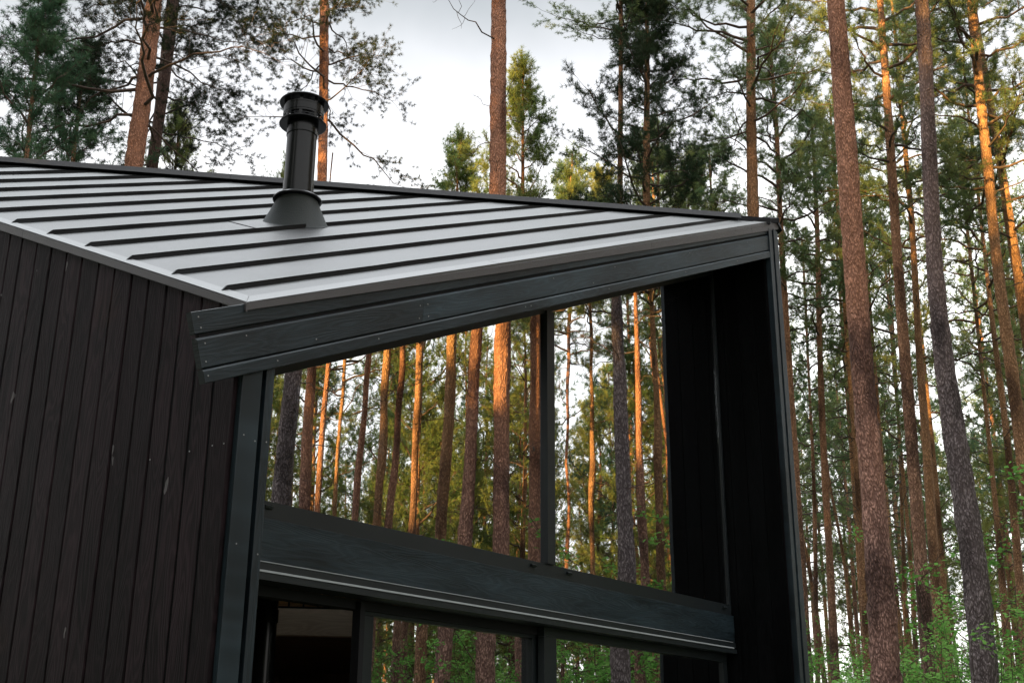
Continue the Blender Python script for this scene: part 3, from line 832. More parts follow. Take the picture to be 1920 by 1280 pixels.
make_crown('y1', 'needleyoung', 35, 9.0, 2.3, 36, 6, 5, 2, 13, .13, .019, -.05, .16, bare=.18, shape='young')
make_crown('c0', 'needleshade', 41, 9.5, 3.3, 44, 13, 6, 2, 24, .085, .0085, .0, -.16, bare=.34, shape='flat', fatk=.75, tip=.62)
make_crown('c1', 'needleshade', 42, 9.0, 2.9, 40, 12, 6, 2, 24, .085, .0085, -.05, -.15, bare=.34, shape='flat', fatk=.75, tip=.62)
make_crown('f0', 'needle',    51, 9.0, 2.3, 30, 6, 4, 2, 11, .15, .022, -.08, .10, fatk=1.1, extra=71)
make_crown('f1', 'needle',    52, 8.0, 2.1, 28, 6, 4, 2, 11, .15, .022, .0, .08, fatk=1.1, extra=72)
make_crown('f2', 'needleblue', 53, 10.0, 2.4, 34, 6, 4, 2, 11, .15, .022, -.12, .10, fatk=1.1, extra=73)
# dead limbs: a pool of single bare branches pointing along +X from the trunk axis
DEADM = []
for i_ in range(10):
    rg_ = np.random.default_rng(600 + i_)
    P = curve(np.zeros((1, 3)), unit(np.array([[1.0, rg_.normal(0, .1), rg_.normal(.12, .2)]])), np.array([1.6]), 8, rg_.normal(0, .2, 1), rg_, .35)
    parts = [tubes(P, (.017 * (1 - .78 * np.linspace(0, 1, 8)))[None, :], 6)]
    k_ = 5
    sp_, sdr_ = along(P, rg_.uniform(.25, .97, (1, k_)))
    Q = curve(sp_.reshape(-1, 3), unit(sdr_.reshape(-1, 3) * .6 + rg_.normal(0, .5, (k_, 3))), rg_.uniform(.15, .6, k_), 5, rg_.normal(0, .2, k_), rg_, .4)
    parts.append(tubes(Q, (.0065 * np.linspace(1, .35, 5))[None, :] * np.ones((k_, 1)), 4))
    DEADM.append(mesh_np('dead_branch', *cat(parts), MAT['limb'], True))

def trunk_mesh(path, m_, seed, fine):
    """path rows (x, y, z, r) from the ground up, relative to the base"""
    rg = np.random.default_rng(seed)
    P = np.array(path); z = np.arange(P[0, 2], P[-1, 2], .12 if fine else .45); z = np.append(z, P[-1, 2])
    c = np.stack([np.interp(z, P[:, 2], P[:, i_]) for i_ in range(4)], 1)
    if len(z) > 12:                     # ease the joints of the path
        ker = np.ones(7) / 7 if not fine else np.ones(15) / 15
        pad = len(ker) // 2
        for i_ in (0, 1, 3):
            e = np.concatenate([np.full(pad, c[0, i_]), c[:, i_], np.full(pad, c[-1, i_])])
            c[:, i_] = np.convolve(e, ker, 'valid')
    sides = 36 if fine else 12
    Rr = c[:, 3][None, :] * (1 + rg.normal(0, .02, (1, len(z))))
    # whorl scars swell the stem a little
    zs = P[0, 2]
    while zs < P[-1, 2]:
        zs += rg.uniform(.5, .9); Rr *= 1 + rg.uniform(.01, .06) * np.exp(-((z - zs) / .07) ** 2)[None, :]
    V, F = tubes(c[None, :, :3], Rr, sides)
    ctr = np.repeat(c[:, :3], sides, 0)
    amp = .045 if fine else .03
    V = ctr + (V - ctr) * (1 + rg.normal(0, amp, (len(V), 1)))
    return mesh_np('trunk', V, F, MAT[m_], True)

def at_height(path, z):
    P = np.array(path); return [float(np.interp(z, P[:, 2], P[:, i_])) for i_ in range(3)]

tree_count = [0]
DEADSPEC = {'d0': (15, 1.1), 'd1': (13, 1.3), 'd2': (14, 1.2), 's0': (12, .32), 's1': (10, .38)}
def pine(path, label, crown_key, z0, r_scale=1.0, bark_='bark', dead_key='d0', fine=False, group=None, name='pine_tree', rot=None, dead_z=None, dead_s=1.0):
    tree_count[0] += 1; sd_ = tree_count[0]
    rr = random.Random(900 + sd_)
    bx, by, bz = path[0][0], path[0][1], 0.0
    t = empty(name, (bx, by, bz)); tag(t, label, 'tree', group)
    rel = [(x - bx, y_ - by, z_, r_) for x, y_, z_, r_ in path]
    link('trunk', trunk_mesh(rel, bark_, sd_, fine), t)
    H = path[-1][2]
    rot = rr.uniform(0, 6.28) if rot is None else rot
    if crown_key:
        cm, bm, ch_ = CROWN[crown_key]
        a = at_height(rel, z0); top = at_height(rel, H)
        sc = (H - z0) / ch_
        for nm, me in (('branches', bm), ('crown', cm)):
            o = link(nm, me, t); o.location = a
            d = Vector((top[0] - a[0], top[1] - a[1], top[2] - a[2])).normalized()
            o.rotation_mode = 'QUATERNION'
            o.rotation_quaternion = Vector((0, 0, 1)).rotation_difference(d) @ Matrix.Rotation(rot, 3, 'Z').to_quaternion()
            o.scale = (r_scale, r_scale, sc)
    if dead_key:
        cnt, lmax = DEADSPEC[dead_key]
        lo = max(1.5, z0 - 8.0) if dead_z is None else dead_z
        for i_ in range(cnt):
            u = rr.random() ** .75; z_ = lo + (z0 + .6 - lo) * u
            o = link('dead_branch', DEADM[rr.randrange(10)], t)
            o.location = at_height(rel, z_)
            o.rotation_euler = (rr.uniform(-.6, .6), rr.uniform(-.45, .25), rr.uniform(0, 6.28))
            s_ = lmax * (.18 + .82 * u * rr.uniform(.15, 1)); o.scale = (s_, s_, s_) if dead_key[0] == 'd' else (s_ * .8, s_ * 2.0, s_ * 2.0)
    return t
TRACED={
'T1':[(11.31,1.07,-0.15,0.199),(11.33,1.04,2.55,0.179),(11.36,1.01,3.58,0.170),(11.37,0.99,4.65,0.153),(11.38,0.99,5.85,0.140),(11.38,0.98,6.96,0.143),(11.42,0.93,9.51,0.143),(11.45,0.88,12.35,0.123),(11.48,0.84,15.67,0.089),(11.50,0.81,19.00,0.025)],
'T2':[(16.66,2.23,-0.15,0.132),(16.70,2.18,2.85,0.117),(16.72,2.14,4.21,0.115),(16.75,2.11,5.64,0.100),(16.77,2.07,7.24,0.102),(16.79,2.04,8.72,0.095),(16.83,2.00,10.38,0.083),(16.87,1.94,12.12,0.080),(16.91,1.88,13.96,0.072),(16.95,1.83,15.91,0.058),(16.98,1.79,17.95,0.050),(17.00,1.76,20.00,0.025)],
'T3':[(21.86,3.58,-0.15,0.124),(21.91,3.52,3.14,0.108),(21.93,3.50,4.84,0.111),(21.98,3.42,6.63,0.102),(22.03,3.35,8.63,0.093),(22.05,3.33,10.48,0.072),(22.14,3.20,12.55,0.073),(22.18,3.15,14.73,0.063),(22.18,3.15,15.87,0.051),(22.21,3.11,17.33,0.039),(22.22,3.09,18.41,0.050),(22.23,3.07,19.50,0.025)],
'T4':[(13.05,0.39,-0.15,0.186),(13.08,0.35,2.62,0.166),(13.12,0.30,3.71,0.167),(13.10,0.32,4.86,0.156),(13.07,0.36,6.14,0.149),(13.05,0.38,7.32,0.126),(13.08,0.35,8.65,0.110),(13.14,0.27,10.04,0.108),(13.20,0.18,11.51,0.103),(13.26,0.10,13.07,0.102),(13.30,0.05,16.03,0.073),(13.33,0.01,19.00,0.025)],
'T5':[(18.88,0.88,-0.15,0.151),(18.96,0.77,7.53,0.113),(18.96,0.77,9.09,0.110),(18.96,0.77,10.83,0.092),(19.01,0.70,12.66,0.095),(19.04,0.66,14.59,0.087),(19.10,0.58,16.63,0.100),(19.12,0.55,18.32,0.072),(19.13,0.54,20.00,0.025)],
'T6':[(21.42,0.80,-0.15,0.161),(21.34,0.90,10.26,0.110),(21.35,0.90,11.70,0.113),(21.32,0.94,13.71,0.087),(21.33,0.92,14.75,0.088),(21.28,0.99,16.37,0.072),(21.27,1.00,18.18,0.052),(21.26,1.02,20.00,0.025)],
'T7':[(26.07,2.91,-0.15,0.123),(26.13,2.82,5.23,0.099),(26.21,2.72,7.24,0.095),(26.26,2.65,9.48,0.078),(26.25,2.66,11.55,0.067),(26.29,2.60,14.77,0.041),(26.32,2.57,16.89,0.050),(26.33,2.55,19.00,0.025)],
'T8':[(21.23,6.15,-0.15,0.103),(21.30,6.04,13.66,0.064),(21.34,5.99,15.23,0.059),(21.36,5.97,16.41,0.053),(21.37,5.96,17.62,0.047),(21.35,5.99,19.18,0.027)],
'T7b':[(27.91,3.79,-0.15,0.150),(27.96,3.72,3.44,0.130),(28.00,3.66,5.22,0.099),(28.06,3.58,7.63,0.061),(28.08,3.54,9.31,0.055),(28.11,3.51,10.76,0.049),(28.17,3.42,14.88,0.050),(28.21,3.37,19.00,0.025)],
'T9':[(24.41,6.87,-0.15,0.130),(24.47,6.80,3.35,0.113),(24.51,6.73,5.71,0.090),(24.54,6.70,7.40,0.086),(24.56,6.67,9.02,0.087),(24.63,6.57,11.86,0.069),(24.77,6.39,15.52,0.065),(24.79,6.35,17.45,0.037),(24.80,6.34,17.98,0.050),(24.81,6.33,18.50,0.025)],
'T10':[(30.83,9.95,-0.15,0.087),(30.94,9.81,5.11,0.071),(31.04,9.67,7.47,0.065),(31.12,9.56,9.94,0.058),(31.16,9.50,12.88,0.034),(31.21,9.43,15.44,0.050),(31.25,9.38,18.00,0.025)],
'T11':[(24.89,6.22,-0.15,0.123),(24.93,6.17,3.35,0.107),(24.99,6.09,5.72,0.097),(25.03,6.03,8.35,0.067),(25.03,6.02,9.72,0.054),(25.09,5.95,14.36,0.050),(25.13,5.89,19.00,0.025)],
'T11b':[(29.75,8.04,-0.15,0.077),(29.82,7.95,6.26,0.060),(29.86,7.90,8.39,0.054),(29.89,7.85,11.60,0.048),(29.92,7.80,14.80,0.050),(29.95,7.77,18.00,0.025)],
'T12':[(27.30,6.31,-0.15,0.116),(27.33,6.27,3.47,0.101),(27.36,6.23,6.00,0.069),(27.39,6.19,8.81,0.057),(27.43,6.13,11.80,0.059),(27.47,6.08,15.40,0.050),(27.49,6.05,19.00,0.025)],
'T13':[(34.35,8.53,-0.15,0.097),(34.45,8.38,3.88,0.082),(34.58,8.21,6.97,0.068),(34.76,7.96,11.68,0.044),(34.86,7.82,15.34,0.050),(34.93,7.73,19.00,0.025)],
'T14':[(32.57,7.57,-0.15,0.091),(32.62,7.50,3.76,0.078),(32.74,7.34,7.50,0.065),(32.75,7.33,10.47,0.050),(32.80,7.25,14.74,0.050),(32.84,7.20,19.00,0.025)],
'T15':[(30.14,5.82,-0.15,0.097),(30.21,5.71,7.02,0.074),(30.27,5.63,9.28,0.076),(30.28,5.62,11.33,0.062),(30.32,5.57,15.16,0.050),(30.35,5.53,19.00,0.025)],
'T16':[(32.15,9.84,-0.15,0.090),(31.93,10.14,5.05,0.073),(31.94,10.13,6.81,0.066),(31.83,10.28,7.63,0.058),(31.71,10.44,8.63,0.042),(31.58,10.63,11.82,0.050),(31.48,10.76,15.00,0.025)],
'T17':[(35.58,10.23,-0.15,0.089),(35.43,10.44,5.93,0.070),(35.47,10.38,8.30,0.054),(35.29,10.63,9.57,0.045),(35.23,10.71,11.78,0.050),(35.19,10.76,14.00,0.025)],
'C1':[(13.32,8.50,-0.15,0.251),(13.30,8.53,12.11,0.162),(13.29,8.54,14.26,0.162),(13.28,8.55,16.55,0.150),(13.28,8.56,19.27,0.108),(13.27,8.56,22.00,0.025)],
'C2':[(16.29,7.82,-0.15,0.095),(16.44,7.62,12.87,0.060),(16.48,7.56,15.21,0.053),(16.52,7.50,17.99,0.043),(16.54,7.48,19.49,0.050),(16.55,7.46,21.00,0.025)],
'C3':[(16.58,7.42,-0.15,0.126),(16.77,7.16,12.75,0.080),(16.82,7.09,15.22,0.071),(16.86,7.04,17.00,0.042),(16.87,7.02,17.65,0.050),(16.88,7.01,18.30,0.025)],
'C4':[(22.03,10.14,-0.15,0.074),(22.24,9.84,15.64,0.043),(22.29,9.78,18.08,0.033)],
'C5':[(17.85,5.69,-0.15,0.188),(18.11,5.32,12.65,0.120),(18.18,5.24,15.24,0.100),(18.28,5.10,18.01,0.097),(18.31,5.06,19.51,0.070),(18.33,5.03,21.00,0.025)],
'C7':[(16.05,9.85,-0.15,0.072),(16.02,9.88,13.47,0.045),(16.03,9.88,15.09,0.030),(16.02,9.89,16.35,0.015),(16.02,9.89,16.62,0.050),(16.02,9.89,16.90,0.025)],
'C8':[(16.68,12.37,-0.15,0.054),(16.68,12.37,14.59,0.032),(16.70,12.34,15.02,0.026),(16.78,12.24,16.02,0.013)],
'C9':[(20.01,11.20,-0.15,0.047),(20.01,11.20,15.29,0.028),(20.02,11.19,16.07,0.014)],
'C11':[(21.32,11.11,-0.15,0.049),(21.32,11.11,15.71,0.029),(21.33,11.09,16.67,0.015)],
'C12':[(23.62,9.65,-0.15,0.064),(23.62,9.65,16.05,0.037),(23.66,9.60,17.63,0.015)],
'C10':[(23.94,9.21,-0.15,0.064),(24.01,9.12,15.97,0.037),(24.03,9.10,17.97,0.023)],
'L1':[(8.46,13.45,-0.15,0.257),(8.45,13.46,12.23,0.166),(8.47,13.44,13.84,0.154),(8.45,13.47,15.78,0.153),(8.45,13.47,18.89,0.110),(8.45,13.47,22.00,0.025)],
'L2':[(10.44,15.83,-0.15,0.188),(10.48,15.78,13.81,0.116),(10.51,15.73,15.67,0.130),(10.49,15.76,17.90,0.158),(10.50,15.75,19.70,0.114),(10.50,15.75,21.50,0.025)],
'L3':[(12.22,11.70,-0.15,0.152),(11.96,12.06,12.95,0.096),(11.90,12.13,15.09,0.096),(11.83,12.23,17.22,0.093),(11.79,12.29,19.36,0.067),(11.76,12.33,21.50,0.025)],
'L4':[(6.74,14.12,-0.15,0.066),(6.74,14.12,11.79,0.043),(6.64,14.25,13.33,0.029),(6.64,14.25,14.26,0.050),(6.64,14.25,15.20,0.025)],
'L5':[(12.03,17.04,-0.15,0.052),(12.03,17.04,14.59,0.031),(12.00,17.09,15.80,0.016),(12.00,17.09,16.00,0.050),(12.00,17.09,16.20,0.025)],
'L6':[(8.91,16.23,-0.15,0.071),(8.91,16.23,13.40,0.044),(8.85,16.31,15.05,0.028),(8.85,16.31,15.52,0.050),(8.85,16.31,16.00,0.025)],
'L7':[(15.00,16.37,-0.15,0.034),(15.00,16.37,15.35,0.020),(14.98,16.40,15.95,0.017)],
'stick':[(5.68,5.39,-0.15,0.013),(5.68,5.39,8.26,0.010),(5.72,5.34,8.66,0.007)],
'R1':[(8.97,-8.19,-0.15,0.182),(8.97,-8.19,5.58,0.145),(9.01,-8.14,7.29,0.130),(9.01,-8.14,13.65,0.094),(9.01,-8.14,20.00,0.025)],
'R2':[(11.30,-10.09,-0.15,0.140),(11.30,-10.09,6.23,0.109),(11.29,-10.11,8.19,0.084),(11.29,-10.11,14.09,0.061),(11.29,-10.11,20.00,0.025)],
'R3':[(13.48,-12.19,-0.15,0.082),(13.56,-12.07,6.88,0.062),(13.60,-12.02,9.12,0.051),(13.67,-11.94,14.06,0.050),(13.71,-11.88,19.00,0.025)],
'R4':[(12.44,-10.23,-0.15,0.087),(12.56,-10.06,6.16,0.068),(12.60,-10.00,7.61,0.058),(12.63,-9.96,8.93,0.053),(12.74,-9.81,14.47,0.050),(12.82,-9.71,20.00,0.025)],
'R5':[(12.79,-9.74,-0.15,0.101),(12.82,-9.71,6.06,0.080),(12.83,-9.68,8.94,0.071),(12.86,-9.65,14.47,0.051),(12.87,-9.63,20.00,0.025)],
'R6':[(12.86,-9.64,-0.15,0.101),(12.96,-9.51,6.06,0.080),(13.03,-9.42,9.12,0.060),(13.11,-9.30,14.56,0.050),(13.17,-9.22,20.00,0.025)],
'R7':[(15.46,-11.17,-0.15,0.093),(15.49,-11.13,6.66,0.071),(15.51,-11.11,10.18,0.081),(15.53,-11.08,15.09,0.058),(15.54,-11.06,20.00,0.025)],
'R8':[(12.65,-8.24,-0.15,0.116),(12.74,-8.11,5.78,0.092),(12.81,-8.02,8.83,0.097),(12.90,-7.90,14.41,0.070),(12.96,-7.81,20.00,0.025)],
'R9':[(11.33,-6.66,-0.15,0.140),(11.43,-6.52,5.39,0.113),(11.50,-6.42,8.15,0.098),(11.62,-6.26,14.07,0.070),(11.70,-6.16,20.00,0.025)],
'R10':[(11.79,-6.03,-0.15,0.159),(11.78,-6.05,5.40,0.128),(11.76,-6.06,8.15,0.129),(11.75,-6.08,14.08,0.093),(11.74,-6.10,20.00,0.025)],
'R11':[(14.55,-7.33,-0.15,0.144),(14.55,-7.33,5.98,0.114),(14.55,-7.34,9.37,0.108),(14.55,-7.34,14.68,0.077),(14.55,-7.34,20.00,0.025)],
'R12':[(11.24,-3.39,-0.15,0.143),(11.22,-3.42,4.10,0.121),(11.22,-3.42,5.10,0.114),(11.21,-3.43,6.05,0.112),(11.18,-3.46,8.24,0.079),(11.15,-3.51,14.12,0.057),(11.13,-3.54,20.00,0.025)],
'R13':[(14.86,-5.21,-0.15,0.107),(14.86,-5.21,5.42,0.086),(14.86,-5.22,6.68,0.061),(14.86,-5.21,9.89,0.040),(14.86,-5.21,14.45,0.050),(14.86,-5.21,19.00,0.025)],
'R14':[(15.92,-5.45,-0.15,0.097),(15.92,-5.46,5.11,0.079),(15.93,-5.44,7.65,0.070),(15.92,-5.46,10.28,0.036),(15.92,-5.46,14.64,0.050),(15.92,-5.46,19.00,0.025)],
'R15':[(20.28,-9.66,-0.15,0.082),(20.28,-9.66,6.15,0.064),(20.28,-9.66,7.42,0.065),(20.29,-9.65,10.63,0.038),(20.29,-9.65,14.81,0.050),(20.29,-9.65,19.00,0.025)],
'R16':[(20.75,-7.32,-0.15,0.064),(20.52,-7.64,6.98,0.049),(20.42,-7.77,9.01,0.036),(20.26,-7.99,14.00,0.050),(20.14,-8.16,19.00,0.025)],
'R17':[(17.35,-15.37,-0.15,0.080),(17.35,-15.37,7.31,0.060),(17.40,-15.30,9.07,0.038),(17.40,-15.30,14.04,0.050),(17.40,-15.30,19.00,0.025)],
'R18':[(23.20,-12.44,-0.15,0.065),(23.27,-12.36,7.07,0.049),(23.32,-12.27,11.90,0.034),(23.36,-12.23,15.45,0.050),(23.38,-12.20,19.00,0.025)]}
G1 = 'tall pines in the near forest right of the cabin'
G2 = 'pines rising behind the cabin roof'
G3 = 'pines mirrored in the cabin windows'
# key: label, crown, crown base, crown width, bark, dead limbs, finely modelled
SPEC = {
 'T1': ('thick reddish pine with flaking bark, widest trunk nearest the cabin corner', 'a0', 14.6, .75, 'barkred', 's0', True, G1),
 'T4': ('thick dark grey-violet pine trunk leaning left, with two dead stubs', 'a1', 14.6, .75, 'barkgrey', 's1', True, G1),
 'T2': ('slim orange-brown pine between the thick red and the thick grey trunk, dark at its foot', 'a2', 12.2, 1.0, 'bark', 'd0', True, G1),
 'T3': ('thin bright orange pine close beside the slim one, left of the thick grey trunk', 'a1', 12.5, .9, 'barkorange', 'd1', False, G1),
 'T5': ('smooth tan pine trunk leaning out of the picture at the upper right', 'a0', 12.2, 1.0, 'barkorange', 'd2', True, G1),
 'T6': ('bright orange pine with knotty trunk at the right picture edge behind the tan one', 'a1', 12.0, 1.1, 'barkorange', 'd0', False, G1),
 'T7': ('slender pale orange pine low at the far right edge', 'f0', 11.0, .9, 'barkorange', 'd1', False, G1),
 'T7b': ('thin leaning pine right of the thick grey trunk foot', 'f1', 11.0, .9, 'barkorange', 'd2', False, G1),
 'T8': ('thin pine rising directly behind the peak corner of the roof', 'a2', 12.0, 1.0, 'bark', 'd0', False, G1),
 'T9': ('straight pale brown pine nearest the right end wall of the cabin', 'a2', 11.6, .95, 'bark', 'd1', False, G1),
 'T10': ('thin dark pine in the gap beside the right end wall', 'f1', 10.5, .9, 'bark', 'd2', False, G1),
 'T11': ('orange pine half hidden on the left side of the thick red trunk', 'f0', 11.0, .9, 'barkorange', 'd0', False, G1),
 'T11b': ('very thin far pine seen left of the thick red trunk', 'f1', 10.5, .8, 'barkorange', 'd1', False, G1),
 'T12': ('pine peeping out on the right side of the thick red trunk', 'f0', 11.0, .9, 'bark', 'd2', False, G1),
 'T13': ('thin far orange pine just right of the thick red trunk', 'f1', 10.0, .9, 'barkorange', 'd0', False, G1),
 'T14': ('thin far orange pine just left of the slim orange-brown trunk', 'f2', 10.0, .8, 'barkorange', 'd1', False, G1),
 'T15': ('thin pine against the right side of the thin bright orange one', 'f0', 10.5, .8, 'barkorange', 'd2', False, G1),
 'T16': ('thin pale leaning pine against the cabin end wall edge', 'f1', 9.5, .8, 'barkorange', None, False, G1),
 'T17': ('short crooked leaning pine among the undergrowth', 'f1', 9.5, .7, 'barkorange', None, False, G1),
 'C1': ('tall bare red-brown trunk standing alone behind the middle of the ridge', None, 17.5, 1, 'barkred', 'd1', True, G2),
 'C2': ('thin dark straight pine trunk in front of the large dark crown', 'a1', 16.8, .8, 'bark', 's1', False, G2),
 'C3': ('pine with a large dark spreading crown behind the right part of the ridge', 'e0', 10.6, 1.0, 'barkorange', None, False, G2),
 'C4': ('thin pine with sunlit yellow top behind the large dark crown', 'a2', 11.5, .9, 'barkorange', None, False, G2),
 'C5': ('orange-brown pine with bare forked limbs just left of the roof peak', 'a0', 14.4, 1.0, 'barkorange', 'd1', True, G2),
 'C7': ('pointed young pine with a sunlit yellow tip right of the lone trunk', 'b0', 9.4, 1.0, 'bark', None, False, G2),
 'C8': ('small pine with a yellow sunlit top left of the lone trunk', 'b1', 10.2, .95, 'bark', None, False, G2),
 'C9': ('low bushy green pine over the ridge right of the pointed young pine', 'b1', 9.5, 1.0, 'bark', None, False, G2),
 'C11': ('broad green young pine over the ridge left of the large dark crown', 'b0', 9.0, 1.1, 'bark', None, False, G2),
 'C12': ('broad green young pine over the ridge right of the large dark crown', 'b1', 9.5, 1.2, 'bark', None, False, G2),
 'C10': ('green sunlit pine between the large dark crown and the forked pine', 'f0', 10.5, 1.0, 'bark', None, False, G2),
 'L1': ('leaning red pine trunk with drooping limbs, front one of the left pair', 'c0', 13.0, 1.1, 'barkred', None, True, G2),
 'L2': ('dark leaning pine trunk right behind the front red one', 'c1', 13.4, 1.0, 'barkdark', None, False, G2),
 'L3': ('straight red-brown pine trunk rising beside the chimney', 'c1', 14.2, .85, 'barkred', None, True, G2),
 'L4': ('dense dark blue-green pine at the left picture edge', 'b2', 8.2, 1.1, 'bark', None, False, G2),
 'L5': ('small pale green pine right of the leaning pair', 'b1', 10.2, .72, 'bark', None, False, G2),
 'L6': ('dense green pine between the left edge pine and the leaning pair', 'b2', 8.8, 1.1, 'bark', None, False, G2),
 'L7': ('pale green pine tip just peeping out beside the chimney pipe', 'b1', 10.5, .6, 'bark', None, False, G2),
}
for k_, (lab, ck, z0, rs, bk, dk, fine, grp) in SPEC.items():
    pine(TRACED[k_], lab, ck, z0, rs, bk, dk, fine, grp)
REFL = {
 'R1': 'broad purple-brown pine at the left end of the window reflection',
 'R2': 'straight red pine second from the left in the window reflection',
 'R3': 'dark thin leaning pine third from the left in the window reflection',
 'R4': 'leaning red pine below the yellow glow in the window reflection',
 'R5': 'orange leaning pine in the middle of the left pane reflection',
 'R6': 'dark red leaning pine right of the orange one in the left pane reflection',
 'R7': 'thin upright brown pine in the middle of the left pane reflection',
 'R8': 'orange pine left of the two broad trunks in the left pane reflection',
 'R9': 'brown pine with a long dead branch in the left pane reflection',
 'R10': 'broad brown upright pine in the left pane reflection',
 'R11': 'red-brown pine next to the mullion in the left pane reflection',
 'R12': 'broad grey-brown pine in the middle of the right pane reflection',
 'R13': 'thin red pine second from right in the right pane reflection',
 'R14': 'thin pale pine at the right of the right pane reflection',
 'R15': 'slender orange pine left of centre in the right pane reflection',
 'R16': 'far thin pine at the right end of the right pane reflection',
 'R17': 'pair-like slender orange pine low in the left pane reflection',
 'R18': 'thin far pine just right of the mullion in the window reflection',
}
for i_, (k_, lab) in enumerate(REFL.items()):
    bk = {'R12': 'barkgrey', 'R1': 'barkgrey', 'R7': 'bark', 'R14': 'barkorange', 'R15': 'barkorange', 'R8': 'barkorange', 'R5': 'barkorange', 'R17': 'barkorange'}.get(k_, 'barkred')
    pine(TRACED[k_], lab, ('a0', 'a1', 'a2')[i_ % 3], 9.6 + (i_ * 37 % 10) * .28, .95, bk, ('d0', 'd1', 'd2')[i_ % 3], k_ in ('R1', 'R8', 'R9', 'R10', 'R12'), G3, dead_z=3.0)

pine(TRACED['stick'], 'thin bare dead stick rising behind the ridge right of the chimney', None, 4, 1, 'bark', None, False, None, 'dead_stem')

# deeper forest: copies of three slender pines sharing mesh data
protos = []
for i_, (h, r_, ck, z0, bk) in enumerate(((19.5, .11, 'f0', 9.5, 'barkorange'), (18.0, .09, 'f1', 8.6, 'bark'), (21.0, .12, 'f2', 9.2, 'barkred'))):
    pa = [(0, 0, -.2, r_ * 1.15), (.05, .03, 5, r_), (-.04, .06, 11, r_ * .75), (.03, 0, 16, r_ * .5), (0, 0, h, .02)]
    protos.append(pine(pa, '', ck, z0, 1.0, bk, ('d0', 'd1', 'd2')[i_], False))
def copy_tree(src, x, y_, rot, sc):
    c = src.copy(); COL.objects.link(c)
    c.location = (x, y_, 0); c.rotation_euler = (0, 0, rot); c.scale = (sc, sc, sc)
    for chd in src.children:
        d = chd.copy(); COL.objects.link(d); d.parent = c
    return c
rf = random.Random(77)
taken = [(v[0][0], v[0][1]) for v in TRACED.values()]
LABD = ('slender distant pine among many deep in the forest', 'pines deep in the forest right of the cabin')
LABR = ('slender distant pine among many in the mirrored forest', 'distant pines mirrored in the cabin windows')
used = 0
def scatter(count, a0, a1, d0, d1, lab, gap, mirror=False):
    global used
    made = tries = 0
    while made < count and tries < 6000:
        tries += 1
        a = math.radians(rf.uniform(a0, a1)); d = d0 + (d1 - d0) * rf.random() ** .7
        x, y_ = CAM[0] + d * math.cos(a), CAM[1] + d * math.sin(a)
        if mirror: y_ = 1.24 - y_
        if any((x - p) ** 2 + (y_ - q_) ** 2 < gap * gap for p, q_ in taken): continue
        taken.append((x, y_))
        src = protos[used % 3]
        c = src if used < 3 else copy_tree(src, x, y_, rf.uniform(0, 6.28), rf.uniform(.86, 1.08))
        if used < 3: c.location = (x, y_, 0)
        tag(c, lab[0], 'tree', lab[1]); used += 1; made += 1
scatter(34, 10.5, 26, 31, 72, LABD, 2.2)
scatter(8, 27, 33, 30, 40, LABD, 2.5)
scatter(40, 20, 60, 29, 75, LABR, 2.4, True)

YP = []
for i_, (h, ck) in enumerate(((16.5, 'y0'), (14.5, 'y1'))):
    YP.append(pine([(0, 0, -.2, .10), (.04, .02, 5, .08), (0, .05, 10, .05), (0, 0, h, .015)], '', ck, 4.5, 1.0, 'bark', None, False, name='young_pine'))
def young(count, a0, a1, d0, d1, lab, grp, mirror):
    made = tries = 0
    while made < count and tries < 4000:
        tries += 1
        a = math.radians(rf.uniform(a0, a1)); d = d0 + (d1 - d0) * rf.random()
        x, y_ = CAM[0] + d * math.cos(a), CAM[1] + d * math.sin(a)
        if mirror: y_ = 1.24 - y_
        if any((x - p) ** 2 + (y_ - q_) ** 2 < 1.5 for p, q_ in taken): continue
        taken.append((x, y_)); src = YP[young.k % 2]
        c = src if young.k < 2 else copy_tree(src, x, y_, rf.uniform(0, 6.28), rf.uniform(.62, 1.1))
        if young.k < 2: c.location = (x, y_, 0)
        young.k += 1; made += 1; tag(c, lab, 'tree', grp)
young.k = 0
young(8, 11, 24, 36, 62, 'young bright green pine branched low among the distant trunks', 'young pines right of the cabin', False)
young(84, 21, 60, 27, 60, 'young bright green pine branched low in the mirrored forest', 'young pines mirrored in the cabin windows', True)

